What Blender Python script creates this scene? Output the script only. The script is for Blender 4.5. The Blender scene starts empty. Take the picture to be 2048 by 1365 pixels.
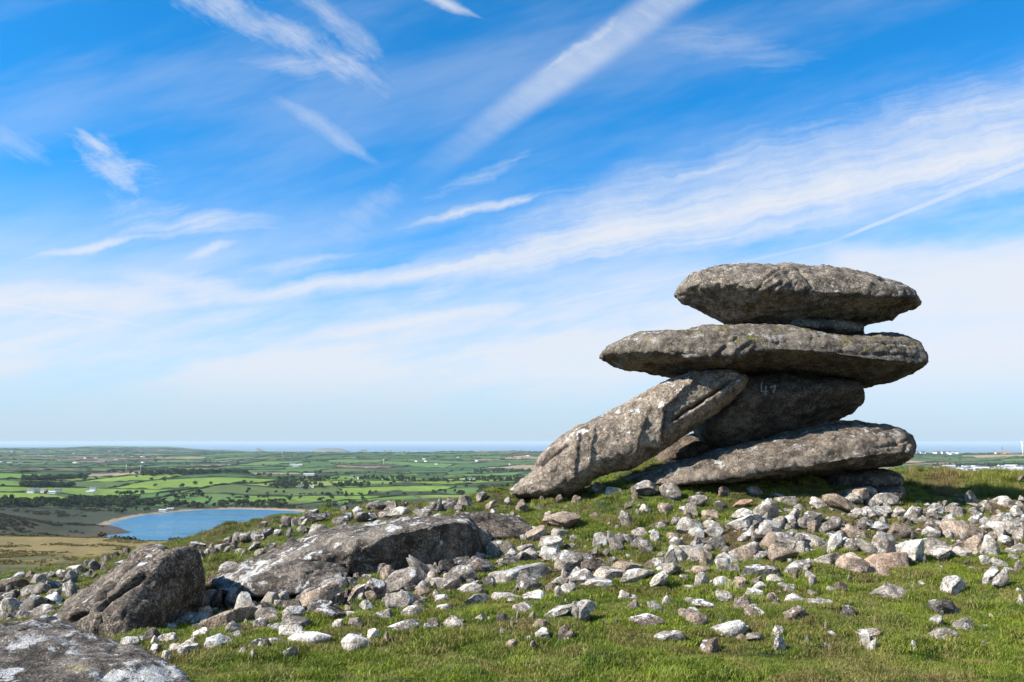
import bpy, bmesh, math, random
import numpy as np
from mathutils import Vector, Matrix, Euler
from mathutils.bvhtree import BVHTree

SC = bpy.context.scene
COL = SC.collection
rnd = random.Random(7)
RNG = np.random.default_rng(7)

# ------------------------------------------------------------------ camera
CAMZ = 1.65
FPX = 1593.0                       # focal length in pixels of the 2048 px wide photograph
TILT = math.atan((884.0 - 682.5) / FPX)
cam_data = bpy.data.cameras.new('camera')
cam_data.sensor_width = 36.0
cam_data.lens = 36.0 * FPX / 2048.0
cam_data.clip_start = 0.1
cam_data.clip_end = 300000.0
cam = bpy.data.objects.new('camera', cam_data)
cam.location = (0, 0, CAMZ)
cam.rotation_euler = (math.pi / 2 + TILT, 0, 0)
COL.objects.link(cam)
SC.camera = cam

# ------------------------------------------------------------------ light
SUN_DIR = Vector((-0.79, -0.28, 0.66)).normalized()      # towards the sun
sun_data = bpy.data.lights.new('sun', 'SUN')
sun_data.energy = 5.0
sun_data.angle = math.radians(0.53)
sun_data.color = (1.0, 0.95, 0.87)
sun = bpy.data.objects.new('sun', sun_data)
sun.rotation_euler = SUN_DIR.to_track_quat('Z', 'Y').to_euler()
sun.location = (-30, -8, 40)
COL.objects.link(sun)
SUN_EL = math.asin(SUN_DIR.z)
SUN_ROT = math.atan2(SUN_DIR.x, SUN_DIR.y)
SKY_STRENGTH = 0.0766

SC.view_settings.view_transform = 'Standard'
SC.view_settings.look = 'None'
SC.view_settings.exposure = 1.0
SC.view_settings.gamma = 1.0
SC.view_settings.use_curve_mapping = False
SC.cycles.max_bounces = 6
SC.cycles.volume_bounces = 0
SC.cycles.transparent_max_bounces = 8
SC.cycles.use_denoising = True

# ------------------------------------------------------------------ node expressions
class E:
    """A socket or a number with arithmetic, so that node trees can be written as formulas."""
    nt = None
    def __init__(s, v): s.v = v
    @staticmethod
    def m(op, *a, clamp=False):
        n = E.nt.nodes.new('ShaderNodeMath'); n.operation = op; n.use_clamp = clamp
        for i, x in enumerate(a):
            x = x.v if isinstance(x, E) else x
            if isinstance(x, (int, float)): n.inputs[i].default_value = float(x)
            else: E.nt.links.new(x, n.inputs[i])
        return E(n.outputs[0])
    def __add__(s, o): return E.m('ADD', s, o)
    __radd__ = __add__
    def __sub__(s, o): return E.m('SUBTRACT', s, o)
    def __rsub__(s, o): return E.m('SUBTRACT', o, s)
    def __mul__(s, o): return E.m('MULTIPLY', s, o)
    __rmul__ = __mul__
    def __truediv__(s, o): return E.m('DIVIDE', s, o)
    def __rtruediv__(s, o): return E.m('DIVIDE', o, s)
    def __pow__(s, o): return E.m('POWER', s, o)
    def abs(s): return E.m('ABSOLUTE', s)
    def max(s, o): return E.m('MAXIMUM', s, o)
    def min(s, o): return E.m('MINIMUM', s, o)
    def sat(s): return E.m('ADD', s, 0.0, clamp=True)
    def step(s, a, b):
        k = 1.0 / (b - a)
        t = E.m('MULTIPLY_ADD', s, k, -a * k, clamp=True)
        return t * t * (3.0 - 2.0 * t)

def vec(x, y, z=0.0):
    n = E.nt.nodes.new('ShaderNodeCombineXYZ')
    for i, q in enumerate((x, y, z)):
        q = q.v if isinstance(q, E) else q
        if isinstance(q, (int, float)): n.inputs[i].default_value = float(q)
        else: E.nt.links.new(q, n.inputs[i])
    return n.outputs[0]

def noise(v, scale=1.0, detail=4.0, rough=0.55, dist=0.0):
    n = E.nt.nodes.new('ShaderNodeTexNoise')
    n.inputs['Scale'].default_value = scale
    n.inputs['Detail'].default_value = detail
    n.inputs['Roughness'].default_value = rough
    n.inputs['Distortion'].default_value = dist
    E.nt.links.new(v, n.inputs['Vector'])
    return E(n.outputs[0])

def voro(v, scale=1.0, out='Distance', feature='F1'):
    n = E.nt.nodes.new('ShaderNodeTexVoronoi'); n.feature = feature
    n.inputs['Scale'].default_value = scale
    E.nt.links.new(v, n.inputs['Vector'])
    return n.outputs[out]

def mixc(f, a, b):
    n = E.nt.nodes.new('ShaderNodeMix'); n.data_type = 'RGBA'
    if isinstance(f, E): E.nt.links.new(f.v, n.inputs[0])
    else: n.inputs[0].default_value = f
    for i, q in ((6, a), (7, b)):
        if isinstance(q, (tuple, list)): n.inputs[i].default_value = (*q[:3], 1.0)
        else: E.nt.links.new(q, n.inputs[i])
    return n.outputs[2]

def sep(v):
    n = E.nt.nodes.new('ShaderNodeSeparateXYZ'); E.nt.links.new(v, n.inputs[0])
    return E(n.outputs[0]), E(n.outputs[1]), E(n.outputs[2])

# ------------------------------------------------------------------ pixel of the photograph <-> ray
CT, ST = math.cos(TILT), math.sin(TILT)
def ray(px, py):
    px = np.asarray(px, float); py = np.asarray(py, float)
    u = (px - 1024.0) / FPX; v = (682.5 - py) / FPX
    return u, CT - v * ST, ST + v * CT
def at(px, py, d):
    """The point seen at photograph pixel (px, py), d metres in front of the camera."""
    x, y, z = ray(px, py)
    return np.stack([d * x / y, d * np.ones_like(y), CAMZ + d * z / y], -1)
def to_px(P):
    x, y, z = P[..., 0], P[..., 1], P[..., 2] - CAMZ
    dep = y * CT + z * ST
    return 1024.0 + FPX * x / dep, 682.5 - FPX * (z * CT - y * ST) / dep

# ------------------------------------------------------------------ sky
world = bpy.data.worlds.new('World'); SC.world = world; world.use_nodes = True
world.cycles.sampling_method = 'MANUAL'; world.cycles.sample_map_resolution = 512
nt = world.node_tree; nt.nodes.clear(); E.nt = nt
sky = nt.nodes.new('ShaderNodeTexSky'); sky.sky_type = 'NISHITA'; sky.sun_disc = False
sky.sun_elevation = SUN_EL; sky.sun_rotation = SUN_ROT
sky.altitude = 200.0; sky.air_density = 1.0; sky.dust_density = 0.6; sky.ozone_density = 2.5
tc = nt.nodes.new('ShaderNodeTexCoord')
X, Y, Z = sep(tc.outputs['Generated'])
front = Y.step(0.12, 0.35)
Ys = Y.max(0.12)
# bearing and height as tangents, in units of 1000 photograph pixels, so that the cirrus can be laid out as seen
GX = (X / Ys) * 1.5930
GZ = (Z / Ys) * 1.5930
def gxz(px, py):
    x, y, z = ray(px, py)
    return float(x / y) * 1.593, float(z / y) * 1.593
flat = vec(X / (Z.abs() + 0.12), Y / (Z.abs() + 0.12), 0.0)
base = vec(GX, GZ, 0.0)
wob1 = (noise(base, 2.2, 4, 0.55) - 0.5)
wob2 = (noise(vec(GX + 7.3, GZ + 3.1, 0.4), 2.2, 4, 0.55) - 0.5)
wf1 = (noise(base, 11.0, 3, 0.6) - 0.5)
WX = GX + wob1 * 0.09 + wf1 * 0.045
WZ = GZ + wob2 * 0.06 + wf1 * -0.025
SX = GX + wob1 * 0.012
SZ = GZ + wob2 * 0.012
WV = vec(WX, WZ, 0.0); SV = vec(SX, SZ, 0.0)
FAM = {}
for nm, ang, fx, fy, wv in (('rise', 13, 1.5, 22.0, WV), ('flat', 5, 1.6, 20.0, WV), ('trail', 36, 4.5, 11.0, SV), ('fall', -34, 4.0, 15.0, WV)):
    mp = nt.nodes.new('ShaderNodeMapping'); mp.vector_type = 'TEXTURE'
    mp.inputs['Rotation'].default_value = (0, 0, math.radians(ang)); mp.inputs['Scale'].default_value = (1 / fx, 1 / fy, 1)
    nt.links.new(wv, mp.inputs[0])
    FAM[nm] = noise(mp.outputs[0], 3.0, 6, 0.68).step(0.28, 0.72)
BLOT = noise(WV, 7.0, 6, 0.70).step(0.34, 0.66)
def streak(a, b, wa, wb, amp, ends=(0.45, 0.45), fib=0.8, tight=False, taper=0.85, ero=0.55, soft=0.0):
    """A band of cirrus between two sky points; wa, wb half widths at either end."""
    ax, az = gxz(*a); bx, bz = gxz(*b)
    L = math.hypot(bx - ax, bz - az); dx, dz = (bx - ax) / L, (bz - az) / L
    mp = nt.nodes.new('ShaderNodeMapping'); mp.vector_type = 'TEXTURE'
    mp.inputs['Location'].default_value = (ax, az, 0)
    mp.inputs['Rotation'].default_value = (0, 0, math.atan2(dz, dx))
    nt.links.new(SV if tight else WV, mp.inputs[0])
    s, t, _ = sep(mp.outputs[0])
    sn = s * (1.0 / L)
    w = (sn.sat() * (wb - wa) + wa) * (1.0 / 1000.0)
    e = sn.step(0.0, ends[0]) * sn.step(1.0, 1.0 - ends[1])
    if taper: w = w * (e * taper + (1.0 - taper))
    prof = (t / w).abs().step(1.0, soft)
    ang = math.degrees(math.atan2(dz, dx))
    f = FAM['fall' if ang < -15 else 'flat' if ang < 6 else 'rise' if ang < 28 else 'trail']
    x = prof * e
    if tight: return x * (f * fib + (1.0 - fib)) * amp
    m = (x * 1.15 - (1.0 - f) * (ero * 0.75) - (1.0 - BLOT) * (ero * 0.45)).sat()
    return (m ** 1.25) * (0.98 * amp)
clouds = None
def add(c):
    global clouds
    clouds = c if clouds is None else E.m('SUBTRACT', clouds + c, clouds * c)
# the long white band rising to the right and the veil above and under it
add(streak((200, 625), (1400, 480), 22, 60, 0.85, (0.35, 0.40), taper=0.5, ero=0.35))
add(streak((720, 575), (2350, 235), 56, 104, 0.98, (0.30, 0.02), taper=0.4, ero=0.35))
add(streak((620, 570), (2300, 170), 110, 190, 0.62, (0.40, 0.02), taper=0.3, ero=0.45))
add(streak((1050, 545), (2200, 330), 40, 50, 0.55, (0.35, 0.10), taper=0.4, ero=0.5))
add(streak((-260, 585), (560, 598), 52, 62, 0.95, (0.1, 0.40), taper=0.4, ero=0.45))
add(streak((110, 525), (620, 600), 40, 60, 0.80, ero=0.55))
add(streak((430, 560), (780, 490), 46, 22, 0.55, ero=0.6))
add(streak((500, 695), (1140, 592), 30, 24, 0.85, (0.35, 0.3), ero=0.4))
add(streak((600, 600), (1050, 690), 60, 80, 0.45, ero=0.8))
add(streak((740, 640), (1010, 530), 50, 34, 0.45, ero=0.8))
# spreading trail from the top edge down to the left
add(streak((1420, -60), (745, 415), 60, 40, 0.52, (0.02, 0.60), 0.26, True, taper=0.0, soft=0.25))
add(streak((1270, 10), (1040, 180), 20, 16, 0.40, (0.3, 0.4)))
add(streak((840, 340), (600, 520), 50, 100, 0.22, (0.3, 0.5), ero=0.7))
# ragged patch, upper left
add(streak((300, -60), (850, 205), 90, 66, 0.55, (0.15, 0.28), taper=0.4, ero=0.75))
add(streak((560, -60), (800, 150), 46, 44, 0.42, (0.1, 0.35), ero=0.6))
add(streak((400, 108), (760, 150), 30, 60, 0.42, ero=0.6))
add(streak((460, 150), (810, 350), 50, 26, 0.36, (0.5, 0.35), ero=0.55))
add(streak((820, -35), (990, 50), 30, 14, 0.80, (0.05, 0.45), ero=0.45))
# frayed wisps, left
add(streak((90, 215), (360, 460), 50, 130, 0.50, ero=0.95))
add(streak((90, 320), (400, 370), 60, 70, 0.55, ero=0.85))
add(streak((130, 240), (240, 330), 12, 24, 0.5, ero=0.5))
add(streak((60, 500), (640, 400), 40, 34, 0.62, ero=0.75))
add(streak((120, 450), (440, 395), 60, 50, 0.42, ero=0.9))
add(streak((-20, 520), (380, 460), 22, 16, 0.95, ero=0.4))
add(streak((330, 520), (530, 476), 26, 18, 0.75, ero=0.5))
add(streak((-80, 240), (140, 340), 60, 44, 0.32, (0.1, 0.4), ero=0.7))
add(streak((200, 470), (700, 430), 40, 50, 0.40, ero=0.9))
# wisps, middle
add(streak((740, 462), (1130, 382), 34, 20, 0.85, (0.5, 0.3), ero=0.5))
add(streak((760, 430), (1180, 260), 40, 30, 0.38, ero=0.8))
add(streak((1220, 395), (1540, 305), 26, 14, 0.55, (0.5, 0.35), ero=0.5))
add(streak((1150, 50), (1750, 140), 100, 80, 0.22, ero=0.8))
add(streak((1700, 265), (2180, 170), 30, 44, 0.50, (0.45, 0.1), ero=0.7))
# thin aeroplane trails
add(streak((1040, 623), (1690, 478), 4, 5, 0.30, (0.2, 0.1), 0.3, True, 0, soft=0.2))
add(streak((1640, 492), (2150, 290), 4.5, 10, 0.62, (0.2, 0.02), 0.25, True, 0, soft=0.3))
add(streak((-90, 592), (390, 668), 4, 6, 0.50, (0.02, 0.5), 0.3, True, 0, soft=0.2))
# white sheet, right, and small cloud, left
add(streak((1600, 520), (2700, 600), 50, 200, 0.75, (0.10, 0.02), taper=0, ero=0.30, soft=0.3))
add(streak((1680, 640), (2600, 700), 110, 220, 0.60, (0.20, 0.02), taper=0, ero=0.25, soft=0.3))
add(streak((-160, 742), (190, 722), 32, 28, 0.95, (0.1, 0.45), ero=0.5))
# veil that thickens towards the horizon
hz = Z * 1.593
veil_n = noise(vec(GX * 1.0 + GZ * -0.4, GZ * 4.2 - GX * 0.8, 0.0), 1.2, 6, 0.62).step(0.30, 0.66)
hb = hz - GX * 0.06
veil = (hb.step(0.56, 0.22) * (veil_n * 0.72 + 0.12) + hb.step(0.36, 0.12) * 0.55).sat() * (hz.step(-0.02, 0.14) * 0.55 + 0.40)
faint = noise(vec(GX * 1.3 - GZ, GZ * 4.0 - GX, 2.0), 1.1, 5, 0.6).step(0.38, 0.78) * 0.24
cirrus_all = noise(flat, 0.7, 6, 0.62, 0.6).step(0.45, 0.8) * 0.40
add(veil)
add(faint * front)
clouds = clouds * front + (1.0 - front) * E.m('MAXIMUM', cirrus_all, veil)
sp = nt.nodes.new('ShaderNodeSeparateColor'); nt.links.new(sky.outputs[0], sp.inputs[0])
cr, cg, cb_ = E(sp.outputs[0]), E(sp.outputs[1]), E(sp.outputs[2])
blue = vec((cr ** 1.75) * 0.115, cg * 0.97, cb_ * 1.48)
skycol = mixc(clouds.sat() * 0.97, blue, (5.35, 5.6, 6.05))
# the paler, bluish-white air low over the sea
low = Z.step(0.105, -0.01) * 0.90
skycol = mixc(low, skycol, (3.75, 4.65, 5.6))
bg = nt.nodes.new('ShaderNodeBackground'); bg.inputs[1].default_value = SKY_STRENGTH
nt.links.new(skycol, bg.inputs[0])
wo = nt.nodes.new('ShaderNodeOutputWorld'); nt.links.new(bg.outputs[0], wo.inputs[0])

# ------------------------------------------------------------------ numpy noise
_perm = RNG.permutation(512)
_perm = np.concatenate([_perm, _perm, _perm])
_val = RNG.random(4096) * 2 - 1
def vnoise(P):
    P = np.asarray(P, float)
    i = np.floor(P).astype(np.int64); f = P - i
    f = f * f * f * (f * (f * 6 - 15) + 10)
    i &= 511
    out = 0
    for dx in (0, 1):
        wx = f[..., 0] if dx else 1 - f[..., 0]
        hx = _perm[(i[..., 0] + dx) & 511]
        for dy in (0, 1):
            wy = f[..., 1] if dy else 1 - f[..., 1]
            hy = _perm[(hx + i[..., 1] + dy) & 1023]
            for dz in (0, 1):
                wz = f[..., 2] if dz else 1 - f[..., 2]
                out = out + wx * wy * wz * _val[_perm[(hy + i[..., 2] + dz) & 1023] * 7 & 4095]
    return out
def fbm(P, freq, octs=4, gain=0.5, seed=0.0):
    P = np.asarray(P, float) * freq + seed * 17.31
    a, s = 1.0, 0.0
    for _ in range(octs):
        s = s + a * vnoise(P); P = P * 2.03 + 5.7; a *= gain
    return s
def ss(a, b, x):
    t = np.clip((x - a) / (b - a), 0, 1); return t * t * (3 - 2 * t)
def xy0(x, y): return np.stack([x, y, np.zeros_like(x)], -1)

# ------------------------------------------------------------------ object helpers
def mesh_from(name, V, F, mats=(), smooth=True):
    me = bpy.data.meshes.new(name)
    V = np.asarray(V, np.float32)
    if isinstance(F, np.ndarray) and F.ndim == 2:
        n, k = F.shape
        me.vertices.add(len(V)); me.vertices.foreach_set('co', V.ravel())
        me.loops.add(n * k); me.loops.foreach_set('vertex_index', F.astype(np.int32).ravel())
        me.polygons.add(n); me.polygons.foreach_set('loop_start', np.arange(0, n * k, k, dtype=np.int32))
        me.update(calc_edges=True)
    else:
        me.from_pydata(V.tolist(), [], [list(map(int, f)) for f in F]); me.update()
    for m in mats: me.materials.append(m)
    me.polygons.foreach_set('use_smooth', np.full(len(me.polygons), smooth, bool))
    return me
def link(name, me, parent=None, **props):
    o = bpy.data.objects.new(name, me); COL.objects.link(o)
    if parent is not None: o.parent = parent
    for k, v in props.items(): o[k] = v
    return o
def new_mat(name):
    m = bpy.data.materials.new(name); m.use_nodes = True
    t = m.node_tree; t.nodes.clear(); E.nt = t
    p = t.nodes.new('ShaderNodeBsdfPrincipled'); o = t.nodes.new('ShaderNodeOutputMaterial')
    t.links.new(p.outputs[0], o.inputs[0])
    p.inputs['Roughness'].default_value = 0.9
    p.inputs['Specular IOR Level'].default_value = 0.25
    return m, t, p, o
def setcol(t, p, c):
    if isinstance(c, tuple): p.inputs['Base Color'].default_value = (*c, 1)
    else: t.links.new(c, p.inputs['Base Color'])
def bump(t, p, h, strength, dist):
    b = t.nodes.new('ShaderNodeBump'); b.inputs['Strength'].default_value = strength
    b.inputs['Distance'].default_value = dist
    t.links.new(h.v if isinstance(h, E) else h, b.inputs['Height']); t.links.new(b.outputs[0], p.inputs['Normal'])
def flat_mat(name, c, rough=0.8, var=0.15, scale=2.0):
    m, t, p, o = new_mat(name)
    g = t.nodes.new('ShaderNodeNewGeometry')
    n = noise(g.outputs['Position'], scale, 3)
    setcol(t, p, mixc(n, tuple(q * (1 - var) for q in c), tuple(min(1, q * (1 + var)) for q in c)))
    p.inputs['Roughness'].default_value = rough
    return m

# ------------------------------------------------------------------ granite
def granite(name, dark, mid, light, lichen=0.5, lich_scale=3.0, up_bias=0.5, moss=0.0, lich_col=(0.72, 0.72, 0.70),
            grain=1.0, coord='pos', contrast=1.0):
    K = (0.695, 0.655, 0.605)
    dark, mid, light = (tuple(a * b for a, b in zip(q, K)) for q in (dark, mid, light)); lich_col = tuple(a * b for a, b in zip(lich_col, (0.75, 0.735, 0.705)))
    m, t, p, o = new_mat(name)
    g = t.nodes.new('ShaderNodeNewGeometry'); pos = g.outputs['Position']
    oi = t.nodes.new('ShaderNodeObjectInfo')
    rv = E(oi.outputs['Random'])
    x, y, z = sep(pos)
    off = rv * 37.0
    v = vec(x + off, y + off * 0.7, z)
    nx, ny, nz = sep(g.outputs['Normal'])
    big = noise(v, 1.3, 5, 0.6)
    med = noise(v, 6.0, 5, 0.65)
    fine = noise(v, 38.0, 3, 0.7)
    cry = E(voro(v, 75.0 * grain, 'Distance'))
    c = mixc((big * 0.6 + med * 0.6 - 0.1).step(0.38, 0.62), dark, mid)
    c = mixc(((fine - 0.5) * 2.2 + med * 0.9).step(0.38, 0.80) * 0.85, c, light)
    c = mixc(cry.step(0.22, 0.02) * 0.55, c, tuple(min(0.8, q * 1.5) for q in light))
    pit = noise(v, 60.0, 2, 0.6).step(0.44, 0.30)
    c = mixc(pit * 0.8 * contrast, c, tuple(q * 0.30 for q in dark))
    # dark algae blotches
    alg = noise(vec(x * 1.0 + off + 3.0, y + 9.0, z * 0.55), 2.6, 6, 0.7).step(0.50, 0.66)
    c = mixc(alg * 0.80, c, tuple(q * 0.50 for q in dark))
    mot = noise(vec(x + off, y + 4.0, z), 9.0, 5, 0.72).step(0.52, 0.585)
    c = mixc(mot * 0.72, c, tuple(q * 0.62 for q in dark))
    # crustose lichen: ragged pale discs, fewer where rain does not reach
    ln = noise(vec(x + off, y + 2.0, z), lich_scale, 6, 0.68)
    ln2 = noise(vec(x + off + 11.0, y, z), lich_scale * 5.0, 4, 0.7)
    L = (ln * 0.72 + ln2 * 0.28) + nz * (0.10 * up_bias)
    thr = 0.66 - 0.16 * lichen
    lm = L.step(thr, thr + 0.045)
    sn_ = noise(vec(x + off, y, z + 5.0), lich_scale * 2.6, 5, 0.7)
    lm = lm.max((sn_ + (ln - 0.5) * 0.6).step(0.70 - 0.05 * lichen, 0.74 - 0.05 * lichen) * 0.8)
    lc = mixc(noise(v, 22.0, 3).step(0.35, 0.7), tuple(q * 0.72 for q in lich_col), lich_col)
    c = mixc(lm * 0.9, c, lc)
    if moss > 0:
        mm = noise(vec(x, y, z * 1.5), 4.0, 5, 0.7).step(0.66 - 0.2 * moss, 0.72 - 0.2 * moss) * nz.step(-0.1, 0.5)
        c = mixc(mm, c, mixc(fine.step(0.3, 0.7), (0.10, 0.10, 0.02), (0.30, 0.25, 0.04)))
    stk = noise(vec(x * 1.0 + off, y * 1.0, z * 0.22), 5.5, 4, 0.6).step(0.54, 0.64) * noise(v, 1.7, 3).step(0.46, 0.58)
    c = mixc(stk * 0.55, c, tuple(q * 0.55 for q in dark))
    pale = noise(vec(x + off + 30.0, y, z * 0.8), 1.6, 5, 0.62).step(0.53, 0.66)
    c = mixc(pale * 0.38 * (fine.step(0.25, 0.7) * 0.6 + 0.4), c, tuple(min(0.6, q * 1.12) for q in light))
    bright = rv * 0.5 + 0.75
    hsv = t.nodes.new('ShaderNodeHueSaturation'); t.links.new(c, hsv.inputs['Color']); t.links.new(bright.v, hsv.inputs['Value'])
    t.links.new(hsv.outputs[0], p.inputs['Base Color'])
    h = med * 0.9 + fine * 0.75 + noise(v, 90.0, 2, 0.6) * 0.30 - pit * 0.35 + noise(v, 15.0, 3, 0.6) * 0.5
    bump(t, p, h, 1.0, 0.020)
    p.inputs['Roughness'].default_value = 0.92
    p.inputs['Specular IOR Level'].default_value = 0.2
    return m
# ------------------------------------------------------------------ height of the hilltop: thin-plate spline through surveyed points
def slope_z(px, py, d): return at(px, py, d)
ctrl = []
for px, py, d in [
    (-350, 1365, 6.4), (0, 1365, 6.1), (500, 1365, 5.75), (1024, 1365, 5.65), (1600, 1365, 5.6), (2048, 1365, 5.7), (2450, 1365, 5.8),
    (-150, 1270, 9.6), (200, 1262, 8.7), (600, 1250, 7.8), (1024, 1250, 7.4), (1600, 1250, 7.3), (2048, 1250, 7.35), (2350, 1250, 7.4),
    (-100, 1190, 13.5), (100, 1180, 12.3), (420, 1165, 11.0), (700, 1150, 10.3), (1024, 1150, 9.8), (1500, 1150, 9.6), (2048, 1150, 9.7), (2350, 1150, 9.9),
    (420, 1120, 13.2), (620, 1070, 13.6), (820, 1060, 13.0), (1024, 1050, 12.9), (1280, 1050, 12.7), (1500, 1050, 12.5), (1800, 1050, 12.6), (2048, 1050, 12.8), (2350, 1050, 13.0),
    (1024, 1002, 14.8), (1250, 985, 14.4), (1400, 985, 14.2), (1600, 990, 14.1), (1800, 1000, 14.4), (2048, 1000, 15.6), (2300, 1000, 16.0),
    (-60, 1172, 15.5), (0, 1166, 16.0), (120, 1148, 16.5), (220, 1118, 17.3), (320, 1100, 17.6), (400, 1084, 18.0), (500, 1056, 18.2), (600, 1034, 18.0), (720, 1018, 17.6), (850, 1010, 17.2), (940, 1000, 16.8), (1010, 985, 16.3),
    (1120, 972, 16.6), (1200, 962, 16.6), (1290, 914, 16.4), (1390, 893, 16.9), (1340, 935, 15.6), (1600, 922, 17.5), (1790, 946, 21.5), (1850, 944, 22.5), (1930, 955, 23.5), (2048, 959, 24.0), (2250, 961, 25.0),
    (1880, 996, 18.2), (2000, 988, 19.0)]:
    ctrl.append(tuple(at(px, py, d)))
ctrl += [(-16, 24, -4.6), (-10, 26, -4.2), (-4, 26, -3.0), (0, 26, -2.2), (4, 27, -1.8), (8, 29, -1.4), (14, 31, -1.2), (24, 28, -0.8), (24, 18, 0.2), (20, 8, 0.0),
         (-14, 12, -2.6), (-20, 16, -4.6), (-12, 5, -1.4), (-24, 4, -3.5), (0, 0, -0.02), (-5, -2, -0.6), (6, -2, 0.1), (0, -12, -0.6), (-15, -12, -2.2), (15, -10, 0.1), (0, 2.8, -0.0), (3, 3, 0.0), (-3, 3, -0.15)]
ctrl = np.array(ctrl)
def _tps_k(r2): return 0.5 * r2 * np.log(r2 + 1e-9)
def _fit(c, lam=0.02):
    n = len(c); d2 = ((c[:, None, :2] - c[None, :, :2]) ** 2).sum(-1)
    A = np.zeros((n + 3, n + 3)); A[:n, :n] = _tps_k(d2) + lam * np.eye(n)
    A[:n, n] = 1; A[:n, n + 1:] = c[:, :2]; A[n, :n] = 1; A[n + 1:, :n] = c[:, :2].T
    return np.linalg.solve(A, np.concatenate([c[:, 2], [0, 0, 0]]))
_w = _fit(ctrl)
def tps(x, y):
    x = np.asarray(x, float); y = np.asarray(y, float); out = _w[-3] + _w[-2] * x + _w[-1] * y
    for (cx, cy, _), w in zip(ctrl, _w[:-3]):
        out = out + w * _tps_k((x - cx) ** 2 + (y - cy) ** 2)
    return out

# ------------------------------------------------------------------ the country below: sections along bearings, (range, pixel row it shows at)
LAKE_Z = CAMZ - 95.0
SEA_Z = CAMZ - 205.0
SECT = {
 -900: [(40, 1290), (120, 1190), (320, 1090), (450, 1100), (800, 1040), (1200, 1012), (1500, 988), (1900, 968), (2300, 950), (2900, 938), (4200, 922), (6500, 908), (10000, 900), (15000, 896), (19000, 899)],
 0: [(40, 1290), (80, 1195), (120, 1160), (320, 1067), (430, 1082), (560, 1064), (760, 1024), (900, 1030), (1200, 1008), (1500, 986), (1900, 966), (2300, 950), (2900, 937), (4200, 922), (6500, 908), (10000, 899), (15000, 895), (19000, 899)],
 110: [(40, 1290), (80, 1190), (120, 1156), (320, 1067), (430, 1086), (560, 1070), (760, 1033), (900, 1034), (1200, 1010), (1500, 985), (1900, 966), (2300, 950), (2900, 938), (4200, 922), (6500, 908), (10000, 899), (15000, 895), (19000, 899)],
 215: [(40, 1285), (80, 1185), (120, 1150), (320, 1068), (430, 1086), (620, 1076), (800, 1056), (930, 1050), (1150, 1024), (1400, 1000), (1800, 970), (2300, 952), (2900, 938), (4200, 922), (6500, 908), (10000, 898), (15000, 892), (19000, 898)],
 330: [(40, 1275), (80, 1180), (120, 1145), (320, 1072), (450, 1100), (700, 1110), (1000, 1036), (1150, 1024), (1450, 990), (1800, 962), (2200, 946), (2900, 939), (4200, 922), (6500, 908), (10000, 899), (14000, 893), (19000, 899)],
 450: [(40, 1265), (80, 1170), (120, 1140), (320, 1080), (450, 1100), (700, 1110), (1000, 1036), (1150, 1020), (1450, 984), (1750, 958), (2050, 946), (2500, 948), (3000, 938), (4200, 921), (6500, 906), (10000, 904), (15000, 900), (19000, 901)],
 560: [(40, 1250), (80, 1165), (120, 1140), (320, 1092), (450, 1100), (700, 1110), (1000, 1036), (1150, 1021), (1450, 984), (1750, 962), (2100, 950), (2500, 950), (3000, 937), (4200, 919), (6000, 905), (10000, 906), (19000, 905)],
 700: [(40, 1230), (80, 1160), (150, 1130), (320, 1110), (700, 1100), (900, 1045), (1080, 1024), (1400, 986), (1700, 962), (2000, 948), (2400, 947), (3000, 935), (4000, 919), (5600, 905.5), (10000, 912), (19000, 905)],
 900: [(40, 1220), (80, 1160), (150, 1130), (320, 1100), (700, 1060), (900, 1030), (1080, 1012), (1400, 984), (1700, 960), (2000, 945), (2400, 950), (3000, 938), (4000, 919), (5200, 904.5), (10000, 915), (19000, 905)],
 1080: [(40, 1200), (80, 1150), (150, 1120), (320, 1080), (700, 1030), (1000, 1000), (1400, 974), (1700, 958), (2000, 946), (2400, 951), (3000, 938), (4000, 918), (5200, 904.5), (10000, 915), (19000, 905)],
 1400: [(40, 1190), (80, 1140), (150, 1100), (320, 1060), (700, 1010), (1000, 990), (1500, 970), (2200, 950), (3000, 935), (4000, 918), (5500, 905), (10000, 915), (19000, 905)],
 1850: [(40, 1100), (80, 1050), (150, 1010), (320, 985), (900, 968), (1500, 955), (2300, 948), (2700, 940), (3300, 926), (4400, 910), (5500, 905), (10000, 915), (19000, 905)],
 2048: [(40, 1050), (80, 985), (150, 960), (260, 948), (420, 970), (900, 966), (1500, 955), (2300, 947), (2700, 938), (3300, 926), (4400, 910), (5500, 906), (10000, 915), (19000, 905)],
 2950: [(40, 1050), (80, 985), (150, 960), (260, 948), (420, 970), (900, 966), (1500, 955), (2300, 947), (2700, 938), (3300, 926), (4400, 910), (5500, 906), (10000, 915), (19000, 905)]}
_LR = np.linspace(math.log(38), math.log(19000), 420)
_AZ = []; _HT = []
for px_, kn in SECT.items():
    az = math.atan2((px_ - 1024.0) / FPX, CT); cz = math.cos(az)
    lr = np.log([k[0] for k in kn])
    # height from the row it shows at
    zz = [float(at(px_, k[1], k[0] * cz)[2]) for k in kn]
    _AZ.append(az); _HT.append(np.interp(_LR, lr, zz))
_AZ = np.array(_AZ); _HT = np.array(_HT)
ker = np.exp(-0.5 * (np.arange(-7, 8) / 2.6) ** 2); ker /= ker.sum()
_HT = np.array([np.convolve(np.pad(h, 7, mode='edge'), ker, 'valid') for h in _HT])
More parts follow.
